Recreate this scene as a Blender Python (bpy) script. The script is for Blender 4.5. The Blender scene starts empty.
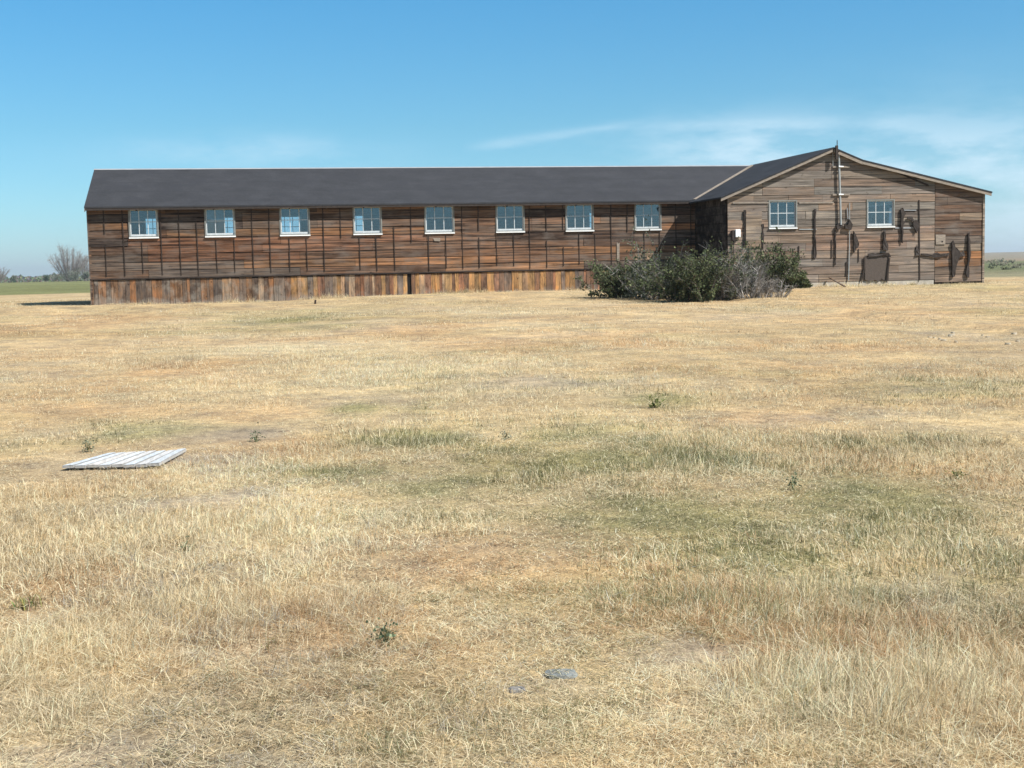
import bpy, bmesh, math, random
import numpy as np
from mathutils import Matrix, Vector

random.seed(7)
rng = np.random.default_rng(11)
R = math.radians
HAZE = 0.00022
S = bpy.context.scene
COL = S.collection

# ------------------------------------------------------------------ camera
F = 1300.0
CX, CZ, D, YAW, PITCH, ROLL = 3.292, 0.052, 44.047, 0.1979, 0.0885, 0.0214
EYE = Vector((CX, -D, CZ))

def cam_axes():
    fw = Vector((math.sin(YAW) * math.cos(PITCH), math.cos(YAW) * math.cos(PITCH), -math.sin(PITCH)))
    rt = Vector((math.cos(YAW), -math.sin(YAW), 0))
    up = rt.cross(fw)
    r2 = rt * math.cos(ROLL) - up * math.sin(ROLL)
    u2 = rt * math.sin(ROLL) + up * math.cos(ROLL)
    return r2, u2, fw
RT, UP, FW = cam_axes()

def ray(px, py):
    return FW + RT * ((px - 512) / F) + UP * ((384 - py) / F)

def wall(px, py, y):                       # a point of the plane y = const
    d = ray(px, py); t = (y + D) / d.y
    p = EYE + d * t
    return p.x, p.z

cam = bpy.data.cameras.new('camera')
cam.sensor_width = 36.0
cam.lens = F * 36.0 / 1024.0
cam.clip_start = 0.1
cam.clip_end = 20000
co = bpy.data.objects.new('camera', cam)
m = Matrix((RT, UP, -FW)).transposed().to_4x4()
m.translation = EYE
co.matrix_world = m
COL.objects.link(co)
S.camera = co

# ------------------------------------------------------------------ noise
def hash2(ix, iy, seed):
    h = (ix.astype(np.int64) * 374761393 + iy.astype(np.int64) * 668265263 + seed * 974711) & 0x7fffffff
    h = ((h ^ (h >> 13)) * 1274126177) & 0x7fffffff
    h = h ^ (h >> 16)
    return (h & 0xffff) / 65535.0

def vnoise(x, y, scale, seed):
    x = np.asarray(x, float) / scale; y = np.asarray(y, float) / scale
    ix = np.floor(x); iy = np.floor(y)
    fx = x - ix; fy = y - iy
    fx = fx * fx * (3 - 2 * fx); fy = fy * fy * (3 - 2 * fy)
    a = hash2(ix, iy, seed); b = hash2(ix + 1, iy, seed)
    c = hash2(ix, iy + 1, seed); d = hash2(ix + 1, iy + 1, seed)
    return (a * (1 - fx) + b * fx) * (1 - fy) + (c * (1 - fx) + d * fx) * fy

def fbm(x, y, scale, seed, octv=4):
    t = 0; a = 1; n = 0
    for k in range(octv):
        t = t + a * vnoise(x, y, scale / 2 ** k, seed + 17 * k); n += a; a *= 0.55
    return t / n

def sstep(a, b, x):
    t = np.clip((np.asarray(x, float) - a) / (b - a), 0, 1)
    return t * t * (3 - 2 * t)

# ------------------------------------------------------------------ terrain
BX = [-30, -1.7, 1.07, 3.8, 6.6, 9.7, 15, 21.4, 26.1, 28.1, 60]
BZ = [-.86, -.835, -.855, -.87, -.78, -.73, -.745, -.78, -.795, -.775, -.85]

def gz(x, y):
    x = np.asarray(x, float); y = np.asarray(y, float)
    b = np.interp(x, BX, BZ)
    front = np.where(x > 17, -3.2, 0.0)
    yy = y - front
    near = b - 0.17 * (1 - sstep(-5.0, -0.6, yy))
    k = np.clip((-yy - 5.0) / 29.0, 0, 1)
    z = near * (1 - k) + (-1.55) * k
    back = sstep(8, 30, y)
    z = z * (1 - back) + (-0.98) * back
    r = np.hypot(x - CX, y + D)
    z = z + 0.05 * (fbm(x, y, 3.1, 5, 3) - .5) * sstep(0, 6, -yy) * (1 - sstep(100, 200, r)) \
          + 0.10 * (fbm(x, y, 9, 8, 2) - .5) * sstep(1, 8, -yy) * sstep(6, 14, r)
    # low brown hills far off to the east
    az = np.arctan2(x - CX, y + D)
    hill = sstep(900, 2600, r) * (1 - sstep(3000, 6000, r) * .5)
    side = sstep(0.30, 0.46, az) * (1 - sstep(1.6, 2.2, az))
    z = z + hill * side * (9 + 5 * (fbm(x, y, 1500, 31, 3)))
    return z

def gnd(px, py):
    d = ray(px, py)
    ts = np.concatenate([np.arange(2.5, 150, .05), np.geomspace(150, 4000, 300)])
    hgt = CZ + d.z * ts - gz(CX + d.x * ts, -D + d.y * ts)
    i = int(np.argmax(hgt < 0)) if (hgt < 0).any() else len(ts) - 1
    i = max(i, 1)
    f = hgt[i - 1] / (hgt[i - 1] - hgt[i])
    t = float(ts[i - 1] + (ts[i] - ts[i - 1]) * f)
    return EYE + d * t, t

# ------------------------------------------------------------------ material helpers
class NT:
    def __init__(s, name):
        s.m = bpy.data.materials.new(name); s.m.use_nodes = True
        s.t = s.m.node_tree; s.t.nodes.clear()
        s.out = s.t.nodes.new('ShaderNodeOutputMaterial')
    def n(s, typ, **kw):
        nd = s.t.nodes.new(typ)
        for k, v in kw.items():
            if k.startswith('i_'):
                nd.inputs[k[2:].replace('_', ' ')].default_value = v
            else:
                setattr(nd, k, v)
        return nd
    def l(s, a, b): s.t.links.new(a, b)
    def math(s, op, a, b=None, c=None, clamp=False):
        nd = s.t.nodes.new('ShaderNodeMath'); nd.operation = op; nd.use_clamp = clamp
        for i, v in enumerate((a, b, c)):
            if v is None: continue
            if isinstance(v, (int, float)): nd.inputs[i].default_value = v
            else: s.l(v, nd.inputs[i])
        return nd.outputs[0]
    def mix(s, fac, a, b, mode='MIX'):
        nd = s.t.nodes.new('ShaderNodeMix'); nd.data_type = 'RGBA'; nd.blend_type = mode
        for sock, v in ((nd.inputs[0], fac), (nd.inputs[6], a), (nd.inputs[7], b)):
            if isinstance(v, (int, float)): sock.default_value = v
            elif isinstance(v, tuple): sock.default_value = (*v, 1) if len(v) == 3 else v
            else: s.l(v, sock)
        return nd.outputs[2]
    def ramp(s, fac, stops):
        nd = s.t.nodes.new('ShaderNodeValToRGB')
        e = nd.color_ramp.elements
        while len(e) < len(stops): e.new(0.5)
        for el, (p, c) in zip(e, stops):
            el.position = p; el.color = (*c, 1) if isinstance(c, tuple) else (c, c, c, 1)
        s.l(fac, nd.inputs[0])
        return nd.outputs[0]
    def coords(s, sc=(1, 1, 1), loc=(0, 0, 0)):
        tc = s.n('ShaderNodeTexCoord'); mp = s.n('ShaderNodeMapping')
        mp.inputs['Scale'].default_value = sc; mp.inputs['Location'].default_value = loc
        s.l(tc.outputs['Object'], mp.inputs[0])
        return mp.outputs[0]
    def noise(s, vec, scale=1, detail=4, rough=.6):
        nd = s.n('ShaderNodeTexNoise'); nd.inputs['Scale'].default_value = scale
        nd.inputs['Detail'].default_value = detail; nd.inputs['Roughness'].default_value = rough
        s.l(vec, nd.inputs['Vector'])
        return nd.outputs[0]
    def finish(s, col, rough=.85, spec=.2, bump=None, bstr=.3, bdist=.01, metal=0):
        b = s.n('ShaderNodeBsdfPrincipled')
        if isinstance(col, tuple): b.inputs['Base Color'].default_value = (*col, 1)
        else: s.l(col, b.inputs['Base Color'])
        if isinstance(rough, (int, float)): b.inputs['Roughness'].default_value = rough
        else: s.l(rough, b.inputs['Roughness'])
        b.inputs['Specular IOR Level'].default_value = spec
        b.inputs['Metallic'].default_value = metal
        if bump is not None:
            bp = s.n('ShaderNodeBump'); bp.inputs['Strength'].default_value = bstr; bp.inputs['Distance'].default_value = bdist
            s.l(bump, bp.inputs['Height']); s.l(bp.outputs[0], b.inputs['Normal'])
        s.l(b.outputs[0], s.out.inputs[0])
        return s.m

def attr(nt, name='col'):
    a = nt.n('ShaderNodeAttribute'); a.attribute_name = name
    return a.outputs['Color']

def wood_mat(name, vertical=False, contrast=1.0):
    nt = NT(name)
    c = attr(nt)
    if vertical:
        v1 = nt.coords((34, 20, 1.6)); v2 = nt.coords((9, 9, .8)); v3 = nt.coords((3, 3, 3)); v4 = nt.coords((7, 7, 5))
    else:
        v1 = nt.coords((.9, 20, 36)); v2 = nt.coords((.5, 9, 14)); v3 = nt.coords((1.2, 3, 3)); v4 = nt.coords((4, 7, 9))
    g1 = nt.noise(v1, 1, 5, .7); g2 = nt.noise(v2, 1, 5, .65); g3 = nt.noise(v3, 1, 4, .6); g4 = nt.noise(v4, 1, 4, .65)
    k = nt.ramp(g1, [(.32, .42), (.5, 1.0), (.68, 1.55)])
    col = nt.mix(1.0, c, k, 'MULTIPLY')
    k2 = nt.ramp(g2, [(.36, (.30, .28, .28)), (.5, (1, 1, 1)), (.64, (1.75, 1.55, 1.35))] if contrast < 1.5 else [(.34, (.48, .46, .46)), (.5, (1.08, 1.08, 1.08)), (.66, (1.6, 1.5, 1.4))])
    col = nt.mix(1.0, col, k2, 'MULTIPLY')
    # silver weathering and dark tar stains
    col = nt.mix(nt.math('MULTIPLY', nt.math('SUBTRACT', g3, .47, clamp=True), 2.2 * contrast, clamp=True), col, (.17, .145, .125))
    col = nt.mix(nt.ramp(g4, [(.62, 0.0), (.76, .8)]), col, (.022, .017, .015))
    return nt.finish(col, .88, .15, bump=nt.math('ADD', g1, g2), bstr=.5, bdist=.012)

def plain_mat(name, col, rough=.8, var=.35, scale=9, spec=.25, metal=0, sc=(1, 1, 1)):
    nt = NT(name)
    g = nt.noise(nt.coords(sc), scale, 5, .65)
    k = nt.ramp(g, [(.25, 1 - var), (.5, 1.0), (.75, 1 + var)])
    return nt.finish(nt.mix(1.0, col, k, 'MULTIPLY'), rough, spec, bump=g, bstr=.25, metal=metal)

M = {}
M['wood'] = wood_mat('weathered_boards')
M['woodv'] = wood_mat('skirt_boards', True)
M['greywood'] = wood_mat('grey_boards', False, 1.6)
M['tar'] = plain_mat('tar_paper', (.040, .031, .026), .75, .5, 14)
M['dark'] = plain_mat('dark_sheathing', (.012, .010, .009), .9, .3)
M['lath'] = plain_mat('lath_strip', (.035, .026, .021), .9, .5, 6)
M['trim'] = plain_mat('weathered_trim', (.25, .21, .17), .8, .4, 7, sc=(1, 1, 5))
M['white'] = plain_mat('white_paint', (.78, .79, .78), .55, .10, 10)
M['sashpaint'] = plain_mat('worn_white_paint', (.50, .53, .54), .6, .25, 16)
M['grey_paint'] = plain_mat('grey_paint', (.20, .205, .19), .7, .25, 14)
M['concrete'] = plain_mat('concrete', (.42, .38, .32), .9, .3, 5)
M['pipe'] = plain_mat('galvanised_pipe', (.30, .32, .32), .6, .25, 9, .4)
M['metal_cap'] = plain_mat('flashing', (.30, .31, .32), .5, .15, 4, .4)
M['screen'] = plain_mat('brown_screen', (.085, .068, .057), .9, .3, 18)
M['inner'] = plain_mat('inner_wall', (.10, .085, .07), .9, .3, 3)
M['curtain'] = plain_mat('curtain', (.75, .78, .80), .9, .08, 6)
M['ply'] = plain_mat('plywood', (.5, .30, .16), .8, .25, 5, sc=(5, 1, 1))

nt = NT('asphalt_roof')
g1 = nt.noise(nt.coords((.9, 1.2, 1.2)), 1.3, 6, .7); g2 = nt.noise(nt.coords((1, 1, 1)), 26, 4, .7)
g5 = nt.noise(nt.coords((1, 1, 1)), 1.2, 3, .65)
sep = nt.n('ShaderNodeSeparateXYZ'); nt.l(nt.coords(), sep.inputs[0])
crs = nt.math('FRACT', nt.math('MULTIPLY', sep.outputs[2], 2.75))
line = nt.math('LESS_THAN', crs, .07)
col = nt.ramp(g1, [(.3, (.026, .027, .030)), (.7, (.043, .044, .049))])
col = nt.mix(1.0, col, nt.ramp(g2, [(.25, .6), (.75, 1.4)]), 'MULTIPLY')
col = nt.mix(nt.math('MULTIPLY', line, .45), col, (.025, .026, .030))
col = nt.mix(nt.ramp(g5, [(.555, 0.0), (.60, .6)]), col, (.03, .031, .036))
M['roof'] = nt.finish(col, .82, .3, bump=g2, bstr=.5, bdist=.01)

# thin window glass
nt = NT('window_glass')
tr = nt.n('ShaderNodeBsdfTransparent'); tr.inputs[0].default_value = (.72, .82, .90, 1)
gl = nt.n('ShaderNodeBsdfGlossy'); gl.inputs['Roughness'].default_value = .05; gl.inputs['Color'].default_value = (.76, .88, 1, 1)
lw = nt.n('ShaderNodeFresnel'); lw.inputs[0].default_value = 1.7
g = nt.noise(nt.coords((3, 3, 3)), 1, 2)
bp = nt.n('ShaderNodeBump'); bp.inputs['Strength'].default_value = .06; nt.l(g, bp.inputs['Height'])
mx = nt.n('ShaderNodeMixShader'); nt.l(nt.math('MULTIPLY', lw.outputs[0], 2.3, clamp=True), mx.inputs[0])
nt.l(tr.outputs[0], mx.inputs[1]); nt.l(gl.outputs[0], mx.inputs[2]); nt.l(mx.outputs[0], nt.out.inputs[0])
M['glass'] = nt.m

def leaf_mat(name, trans=.25, rough=.8):
    nt = NT(name)
    c = attr(nt)
    d = nt.n('ShaderNodeBsdfDiffuse'); nt.l(c, d.inputs[0])
    t = nt.n('ShaderNodeBsdfTranslucent'); nt.l(c, t.inputs[0])
    mx = nt.n('ShaderNodeMixShader'); mx.inputs[0].default_value = trans
    nt.l(d.outputs[0], mx.inputs[1]); nt.l(t.outputs[0], mx.inputs[2]); nt.l(mx.outputs[0], nt.out.inputs[0])
    return nt.m
M['leaf'] = leaf_mat('leaf')
M['blade'] = leaf_mat('dry_blade', .38)
M['twig'] = leaf_mat('twig', 0.0)

# ------------------------------------------------------------------ mesh helpers
class MB:
    def __init__(s): s.v = []; s.f = []; s.c = []
    def add(s, vs, fs, col=(.5, .5, .5)):
        o = len(s.v); s.v += [tuple(v) for v in vs]; s.f += [tuple(i + o for i in f) for f in fs]; s.c += [col] * len(vs)
    def box(s, x0, x1, y0, y1, z0, z1, col=(.5, .5, .5)):
        s.add([(x0, y0, z0), (x1, y0, z0), (x1, y1, z0), (x0, y1, z0), (x0, y0, z1), (x1, y0, z1), (x1, y1, z1), (x0, y1, z1)],
              [(0, 3, 2, 1), (4, 5, 6, 7), (0, 1, 5, 4), (1, 2, 6, 5), (2, 3, 7, 6), (3, 0, 4, 7)], col)
    def prism(s, poly, y0, y1, col=(.5, .5, .5), jit=None):       # poly of (x, z), counter-clockwise seen from -y
        n = len(poly)
        a = [(x, y0 + (jit(x, z) if jit else 0), z) for x, z in poly]; b = [(x, y1, z) for x, z in poly]
        fs = [tuple(range(n)), tuple(range(2 * n - 1, n - 1, -1))]
        for i in range(n):
            j = (i + 1) % n
            fs.append((j, i, i + n, j + n))
        s.add(a + b, fs, col)
    def slab(s, pts, thick, col=(.5, .5, .5)):                     # planar polygon thickened downwards
        n = len(pts); b = [(p[0], p[1], p[2] - thick) for p in pts]
        fs = [tuple(range(n)), tuple(range(2 * n - 1, n - 1, -1))]
        for i in range(n):
            j = (i + 1) % n
            fs.append((j, i, i + n, j + n))
        s.add(list(pts) + b, fs, col)
    def tube(s, p0, p1, r0, r1=None, n=6, col=(.5, .5, .5)):
        r1 = r0 if r1 is None else r1
        p0 = Vector(p0); p1 = Vector(p1); d = (p1 - p0)
        if d.length < 1e-6: return
        d.normalize()
        u = d.orthogonal().normalized(); w = d.cross(u)
        vs = []
        for p, r in ((p0, r0), (p1, r1)):
            for k in range(n):
                a = 2 * math.pi * k / n
                vs.append(p + u * (math.cos(a) * r) + w * (math.sin(a) * r))
        fs = [(k, (k + 1) % n, n + (k + 1) % n, n + k) for k in range(n)]
        if n > 3: fs += [tuple(range(n - 1, -1, -1)), tuple(range(n, 2 * n))]
        s.add(vs, fs, col)
    def bar(s, p0, p1, w, t, col=(.5, .5, .5), up=Vector((0, 0, 1))):
        p0 = Vector(p0); p1 = Vector(p1); d = (p1 - p0).normalized()
        a = d.cross(up).normalized() * (w / 2); b = d.cross(a).normalized() * (t / 2)
        vs = [p + sa * a + sb * b for p in (p0, p1) for sa, sb in ((-1, -1), (1, -1), (1, 1), (-1, 1))]
        s.add(vs, [(0, 1, 2, 3), (7, 6, 5, 4), (0, 4, 5, 1), (1, 5, 6, 2), (2, 6, 7, 3), (3, 7, 4, 0)], col)
    def build(s, name, mat, parent=None, loc=(0, 0, 0), bevel=0, recalc=True, smooth=False):
        me = bpy.data.meshes.new(name)
        L = Vector(loc)
        me.from_pydata([Vector(v) - L for v in s.v], [], s.f)
        a = me.color_attributes.new('col', 'FLOAT_COLOR', 'POINT')
        buf = np.ones((len(s.v), 4), np.float32); buf[:, :3] = np.array(s.c, np.float32).reshape(-1, 3)
        a.data.foreach_set('color', buf.ravel())
        if recalc:
            bm = bmesh.new(); bm.from_mesh(me); bmesh.ops.recalc_face_normals(bm, faces=bm.faces); bm.to_mesh(me); bm.free()
        me.materials.append(mat)
        o = bpy.data.objects.new(name, me); COL.objects.link(o)
        if parent is not None: o.parent = parent
        else: o.location = L
        if smooth:
            me.polygons.foreach_set('use_smooth', [True] * len(me.polygons))
        if bevel:
            b = o.modifiers.new('bevel', 'BEVEL'); b.width = bevel; b.segments = 1; b.limit_method = 'ANGLE'
        return o

def np_mesh(name, verts, faces_flat, nper, cols, mat):
    """big triangle / quad soup straight from arrays"""
    me = bpy.data.meshes.new(name)
    nf = len(faces_flat) // nper
    me.vertices.add(len(verts)); me.vertices.foreach_set('co', np.ascontiguousarray(verts, np.float32).ravel())
    me.loops.add(len(faces_flat)); me.loops.foreach_set('vertex_index', np.ascontiguousarray(faces_flat, np.int32))
    me.polygons.add(nf)
    me.polygons.foreach_set('loop_start', np.arange(0, nf * nper, nper, dtype=np.int32))
    me.polygons.foreach_set('loop_total', np.full(nf, nper, np.int32))
    a = me.color_attributes.new('col', 'FLOAT_COLOR', 'POINT')
    buf = np.ones((len(verts), 4), np.float32); buf[:, :3] = cols
    a.data.foreach_set('color', buf.ravel())
    me.update(calc_edges=True)
    me.materials.append(mat)
    return me

def empty(name, loc, label, cat, group=None):
    o = bpy.data.objects.new(name, None); COL.objects.link(o); o.location = loc
    o.empty_display_size = .2
    return tag(o, label, cat, group)

def tag(o, label, cat, group=None, kind=None):
    if label: o['label'] = label
    if cat: o['category'] = cat
    if group: o['group'] = group
    if kind: o['kind'] = kind
    return o

# ================================================================== THE BUILDING
YG = -3.21                 # front plane of the gable wing
W2 = 3.185                 # half depth of the long wing
X0, XL, XR, XS = -1.70, 18.85, 28.11, 26.27
ZE, ZR, OH = 2.31, 3.77, .28
ROOT = Vector((10.0, 0.0, -.8))
bar = empty('wooden_barrack', ROOT, 'long weathered wooden barrack with dark shingle roof and a gabled wing at its east end', 'barrack')

def part(mb, name, mat, parent=None, **kw):
    top = parent is None
    return mb.build(name, mat, bar if top else parent, loc=ROOT, **kw)

slope = (ZR - ZE) / (W2 + OH)
YB = 2 * W2 + OH
# roof line of the gable front (top of siding)
gpk = (22.50, 3.80); gk = (23.54, 3.39); gl = (XL, 2.31); gr = (XR, 2.33)
def roofline(x):
    pts = [(XL - 2, gl[1] - 2 * .405), gpk, gk, (XR + 2, gr[1] - 2 * .233)]
    pts[0] = (XL, gpk[1] - (gpk[0] - XL) * .405)
    pts[3] = (XR, gk[1] - (XR - gk[0]) * .234)
    return float(np.interp(x, [p[0] for p in pts], [p[1] for p in pts])) - .03
def clip_roof(x0, x1, z0, z1):
    xs = [x0, x1] + [q for q in (gpk[0], gk[0]) if x0 < q < x1]
    # crossing of z1 and z0 with the roof line
    for zz in (z0, z1):
        for a, b in ((XL, gpk[0]), (gpk[0], gk[0]), (gk[0], XR)):
            fa, fb = roofline(a) - zz, roofline(b) - zz
            if fa * fb < 0:
                q = a + (b - a) * fa / (fa - fb)
                if x0 < q < x1: xs.append(q)
    xs = sorted(set(xs))
    keep = [x for x in xs if roofline(x) >= z0 - 1e-4]
    if len(keep) < 2: return None
    top = [(x, min(z1, roofline(x))) for x in reversed(keep)]
    poly = [(keep[0], z0), (keep[-1], z0)] + top
    out = []
    for p in poly:
        if not out or (abs(p[0] - out[-1][0]) + abs(p[1] - out[-1][1])) > 1e-3: out.append(p)
    if abs(out[0][0] - out[-1][0]) + abs(out[0][1] - out[-1][1]) < 1e-3: out.pop()
    return out if len(out) >= 3 else None

def subtract(rect, holes):
    rs = [rect]
    for (hx0, hx1, hz0, hz1) in holes:
        nx = []
        for (x0, x1, z0, z1) in rs:
            if hx0 >= x1 or hx1 <= x0 or hz0 >= z1 or hz1 <= z0: nx.append((x0, x1, z0, z1)); continue
            if hx0 > x0: nx.append((x0, hx0, z0, z1))
            if hx1 < x1: nx.append((hx1, x1, z0, z1))
            a, b = max(x0, hx0), min(x1, hx1)
            if hz0 > z0: nx.append((a, b, z0, hz0))
            if hz1 < z1: nx.append((a, b, hz1, z1))
        rs = nx
    return [r for r in rs if r[1] - r[0] > .01 and r[3] - r[2] > .01]

# windows (x0, x1, z0, z1) read off the photograph
WL = [(-.414, .481), (1.985, 2.931), (4.402, 5.361), (6.826, 7.759), (9.237, 10.222), (11.693, 12.662), (14.146, 15.12), (16.63, 17.572)]
LW = [(a, b, 1.325, 2.235) for a, b in WL]
GW = [(20.278, 21.244, 1.215, 2.10), (23.78, 24.76, 1.205, 2.09)]

# --- long wall
def jitter_col(c, amt=.18):
    k = 1 + random.uniform(-amt, amt)
    w_ = random.uniform(-.07, .07)
    return tuple(max(.004, v * k * f) for v, f in zip(c, (1 + w_, 1, 1 - w_)))
BROWN, ORANGE, RUST, GREYB, DARKB, PALE = (.110, .068, .046), (.190, .105, .058), (.150, .080, .050), (.112, .084, .066), (.060, .042, .033), (.23, .155, .098)

def board_courses(mb, x0, x1, z0, z1, n, holes, y, palette, lens=(2.44, 3.66, 4.88), clip=None, gap=.018):
    h = (z1 - z0) / n
    for i in range(n):
        za = z0 + i * h; zb = za + h - gap
        xa = x0; first = True
        while xa < x1 - .02:
            L = random.choice(lens)
            if first: L *= random.choice((.5, .75, 1)); first = False
            xb = min(x1, xa + L)
            if x1 - xb < .5: xb = x1
            t = random.uniform(.016, .030); tilt = random.uniform(-.006, .010)
            dz0 = random.uniform(-.006, .004); dz1 = random.uniform(-.004, .006)
            c = palette(.5 * (xa + xb), .5 * (za + zb), i)
            for (a, b, p, q) in subtract((xa + .004, xb - .004, za, zb), holes):
                segs = max(1, int((b - a) / .6))
                if clip:
                    poly = clip(a, b, p, q)
                    if poly: mb.prism(poly, y - t, y, c)
                else:
                    # slightly wavy, cupped edges
                    bot = [(a + (b - a) * k / segs, p + (random.uniform(-.006, .006) if p == za else 0)) for k in range(segs + 1)]
                    top = [(a + (b - a) * k / segs, q + (random.uniform(-.006, .005) if q == zb else 0)) for k in range(segs, -1, -1)]
                    zm = .5 * (p + q)
                    mb.prism(bot + top, y - t, y, c, jit=lambda xx, zz: -tilt if zz < zm else 0)
            xa = xb

def pal_long(x, z, i):
    u = random.random()
    left = max(0, min(1, (4.5 - x) / 5))
    if z > 1.85: return jitter_col(random.choice((DARKB, BROWN, BROWN)))  # top courses darker: eave shade put into the board colour
    if u < .30 + .28 * left: c = random.choice((GREYB, BROWN, DARKB))
    elif u < .60: c = BROWN
    elif u < .83: c = RUST
    else: c = ORANGE
    if i == 1 and u > .35: c = random.choice((ORANGE, RUST, PALE))
    return jitter_col(tuple(v * (.80 + .26 * min(1, max(0, x / 9))) for v in c))

mb = MB()
for r in subtract((X0 + .03, XL, -.02, ZE + .06), LW): mb.box(r[0], r[1], .002, .10, r[2], r[3])
# end wall (west), wing wall behind, back walls: dark boards
lw = part(mb, 'sheathing', M['dark'])
mb = MB(); board_courses(mb, X0, XL, 0.0, ZE + .03, 9, LW, 0.0, pal_long)
wall_long = part(mb, 'plank_wall', M['wood'])
# trim course along the siding's foot
mb = MB(); mb.box(X0 - .01, XL, -.045, .0, -.035, -.002, (.03, .024, .02)); part(mb, 'foot_rail', M['lath'])

# vertical dark laths on the studs
k = 0
for s_ in np.arange(X0 + .50, XL - .1, .585):
    s_ = float(s_) + random.uniform(-.02, .02)
    hit = [w for w in LW if w[0] - .06 < s_ < w[1] + .06]
    segs = []
    if hit: segs.append((.0 + random.uniform(.02, .18), 1.20))
    else:
        u = random.random()
        if u < .62: segs.append((random.uniform(.02, .10), 2.27))
        elif u < .75: segs += [(random.uniform(.02, .12), random.uniform(.7, 1.15)), (random.uniform(1.25, 1.45), 2.27)]
        elif u < .85: segs.append((random.uniform(1.0, 1.3), 2.27))
        else: segs.append((random.uniform(.02, .1), random.uniform(1.0, 1.9)))
    for z0, z1 in segs:
        w = random.uniform(.018, .032); tl = random.uniform(-.012, .012)
        b = MB(); b.prism([(s_ - w / 2, z0), (s_ + w / 2, z0), (s_ + w / 2 + tl, z1), (s_ - w / 2 + tl, z1)], -.046, -.024)
        part(b, 'batten', M['lath'], wall_long)

# --- skirt of upright boards
mb = MB(); mb.box(X0 + .05, XL, .03, .06, -1.1, -.03); part(mb, 'void_shade_sheet', M['dark'])  # near-black sheet stands in for the unlit void behind the skirt
mb = MB(); x = X0
while x < XL:
    w = random.choice((.09, .14, .14, .19, .19, .24)) * random.uniform(.9, 1.1); w = min(w, XL - x)
    if 8.55 < x + w / 2 < 8.74: x += w; continue          # a missing board
    gt = max(0, min(1, (7 - x) / 8))
    u = random.random()
    c = GREYB if u < .22 + .3 * gt else (BROWN if u < .45 else (RUST if u < .58 else (ORANGE if u < .90 else PALE)))
    if x > 4 and c is ORANGE: c = (.215, .128, .060)
    c = jitter_col(tuple(v * (1.0 + .45 * min(1, max(0, (x - 3) / 5))) for v in c), .25)
    g = random.uniform(.002, .012); t = random.uniform(.008, .026); tl = random.uniform(-.006, .006)
    zt = -.04 + random.uniform(-.03, .0); zb = -1.1
    mb.prism([(x + g / 2 + tl, zb), (x + w - g / 2 + tl, zb), (x + w - g / 2, zt), (x + g / 2, zt)], .012 - t, .028, c)
    x += w
nt = NT('skirt_boards_bleached')
c = attr(nt)
g1 = nt.noise(nt.coords((34, 20, 1.6)), 1, 5, .7); g2 = nt.noise(nt.coords((6, 6, 2.2)), 1, 5, .65); g3 = nt.noise(nt.coords((1.1, 1, 2.0)), 1, 4, .6)
g4 = nt.noise(nt.coords((16, 9, 9)), 1, 3, .6)
col = nt.mix(1.0, c, nt.ramp(g1, [(.28, .5), (.5, 1.0), (.72, 1.5)]), 'MULTIPLY')
col = nt.mix(1.0, col, nt.ramp(g2, [(.3, (.35, .32, .32)), (.5, (1, 1, 1)), (.72, (1.7, 1.4, 1.1))]), 'MULTIPLY')
sep = nt.n('ShaderNodeSeparateXYZ'); nt.l(nt.coords(), sep.inputs[0])
# splash-bleached foot of the boards: grey where rain throws soil up
hgt = nt.math('ADD', sep.outputs[2], nt.math('ADD', nt.math('MULTIPLY', g3, 1.0), nt.math('MULTIPLY', g2, .7)))
bl = nt.math('MULTIPLY', nt.ramp(hgt, [(.80, .9), (1.45, 0.0)]), nt.ramp(g1, [(.36, .15), (.6, 1.0)]))
col = nt.mix(bl, col, (.27, .235, .195))
g6 = nt.noise(nt.coords((1.6, 1, 1.6)), 1, 4, .65)
west = nt.math('MULTIPLY', nt.math('SUBTRACT', -1.0, sep.outputs[0]), .16, clamp=True)
col = nt.mix(nt.math('MULTIPLY', nt.math('MULTIPLY', west, nt.ramp(g6, [(.50, 0.0), (.64, .6)])), nt.ramp(g1, [(.34, .3), (.6, 1.0)])), col, (.30, .27, .225))
col = nt.mix(nt.ramp(g4, [(.64, 0.0), (.70, .9)]), col, (.018, .014, .012))
M['skirt'] = nt.finish(col, .9, .15, bump=nt.math('ADD', g1, g2), bstr=.5, bdist=.012)
part(mb, 'skirting', M['skirt'])

# --- west end wall, back wall, wing walls
def pal_any(x, z, i): return jitter_col(random.choice((GREYB, BROWN, RUST)))
mb = MB()
prof = [(-.02, -1.1), (2 * W2 + .02, -1.1), (2 * W2 + .02, ZE), (W2, ZR - .06), (-.02, ZE)]
vs = [(X0, y, z) for y, z in prof] + [(X0 + .06, y, z) for y, z in prof]
mb.add(vs, [(0, 1, 2, 3, 4), (9, 8, 7, 6, 5)] + [((i + 1) % 5, i, i + 5, (i + 1) % 5 + 5) for i in range(5)], BROWN)
part(mb, 'end_wall', M['wood'])
b = MB(); b.box(X0 - .025, X0 + .012, -.034, .09, -1.0, ZE + .02, (.10, .075, .06)); part(b, 'corner_board', M['greywood'])
BWIN = [(a, b_, 1.325, 2.235) for a, b_ in WL]
mb = MB()
for r in subtract((X0 + .07, XR - .06, -1.1, ZE + .05), BWIN): mb.box(r[0], r[1], 2 * W2 - .05, 2 * W2 + .05, r[2], r[3], BROWN)
part(mb, 'rear_wall', M['wood'])
mb = MB(); mb.box(X0 + .08, XL + .5, .12, 2 * W2 - .07, -.04, -.005); part(mb, 'floor', M['inner'])
# --- gable wing: sheathing, boards
mb = MB()
for r in subtract((XL, XR - .01, -1.0, 3.85), GW):
    p = clip_roof(r[0], r[1], r[2], r[3])
    if p: mb.prism(p, YG + .002, YG + .09)
part(mb, 'gable_sheathing', M['dark'])

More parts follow.
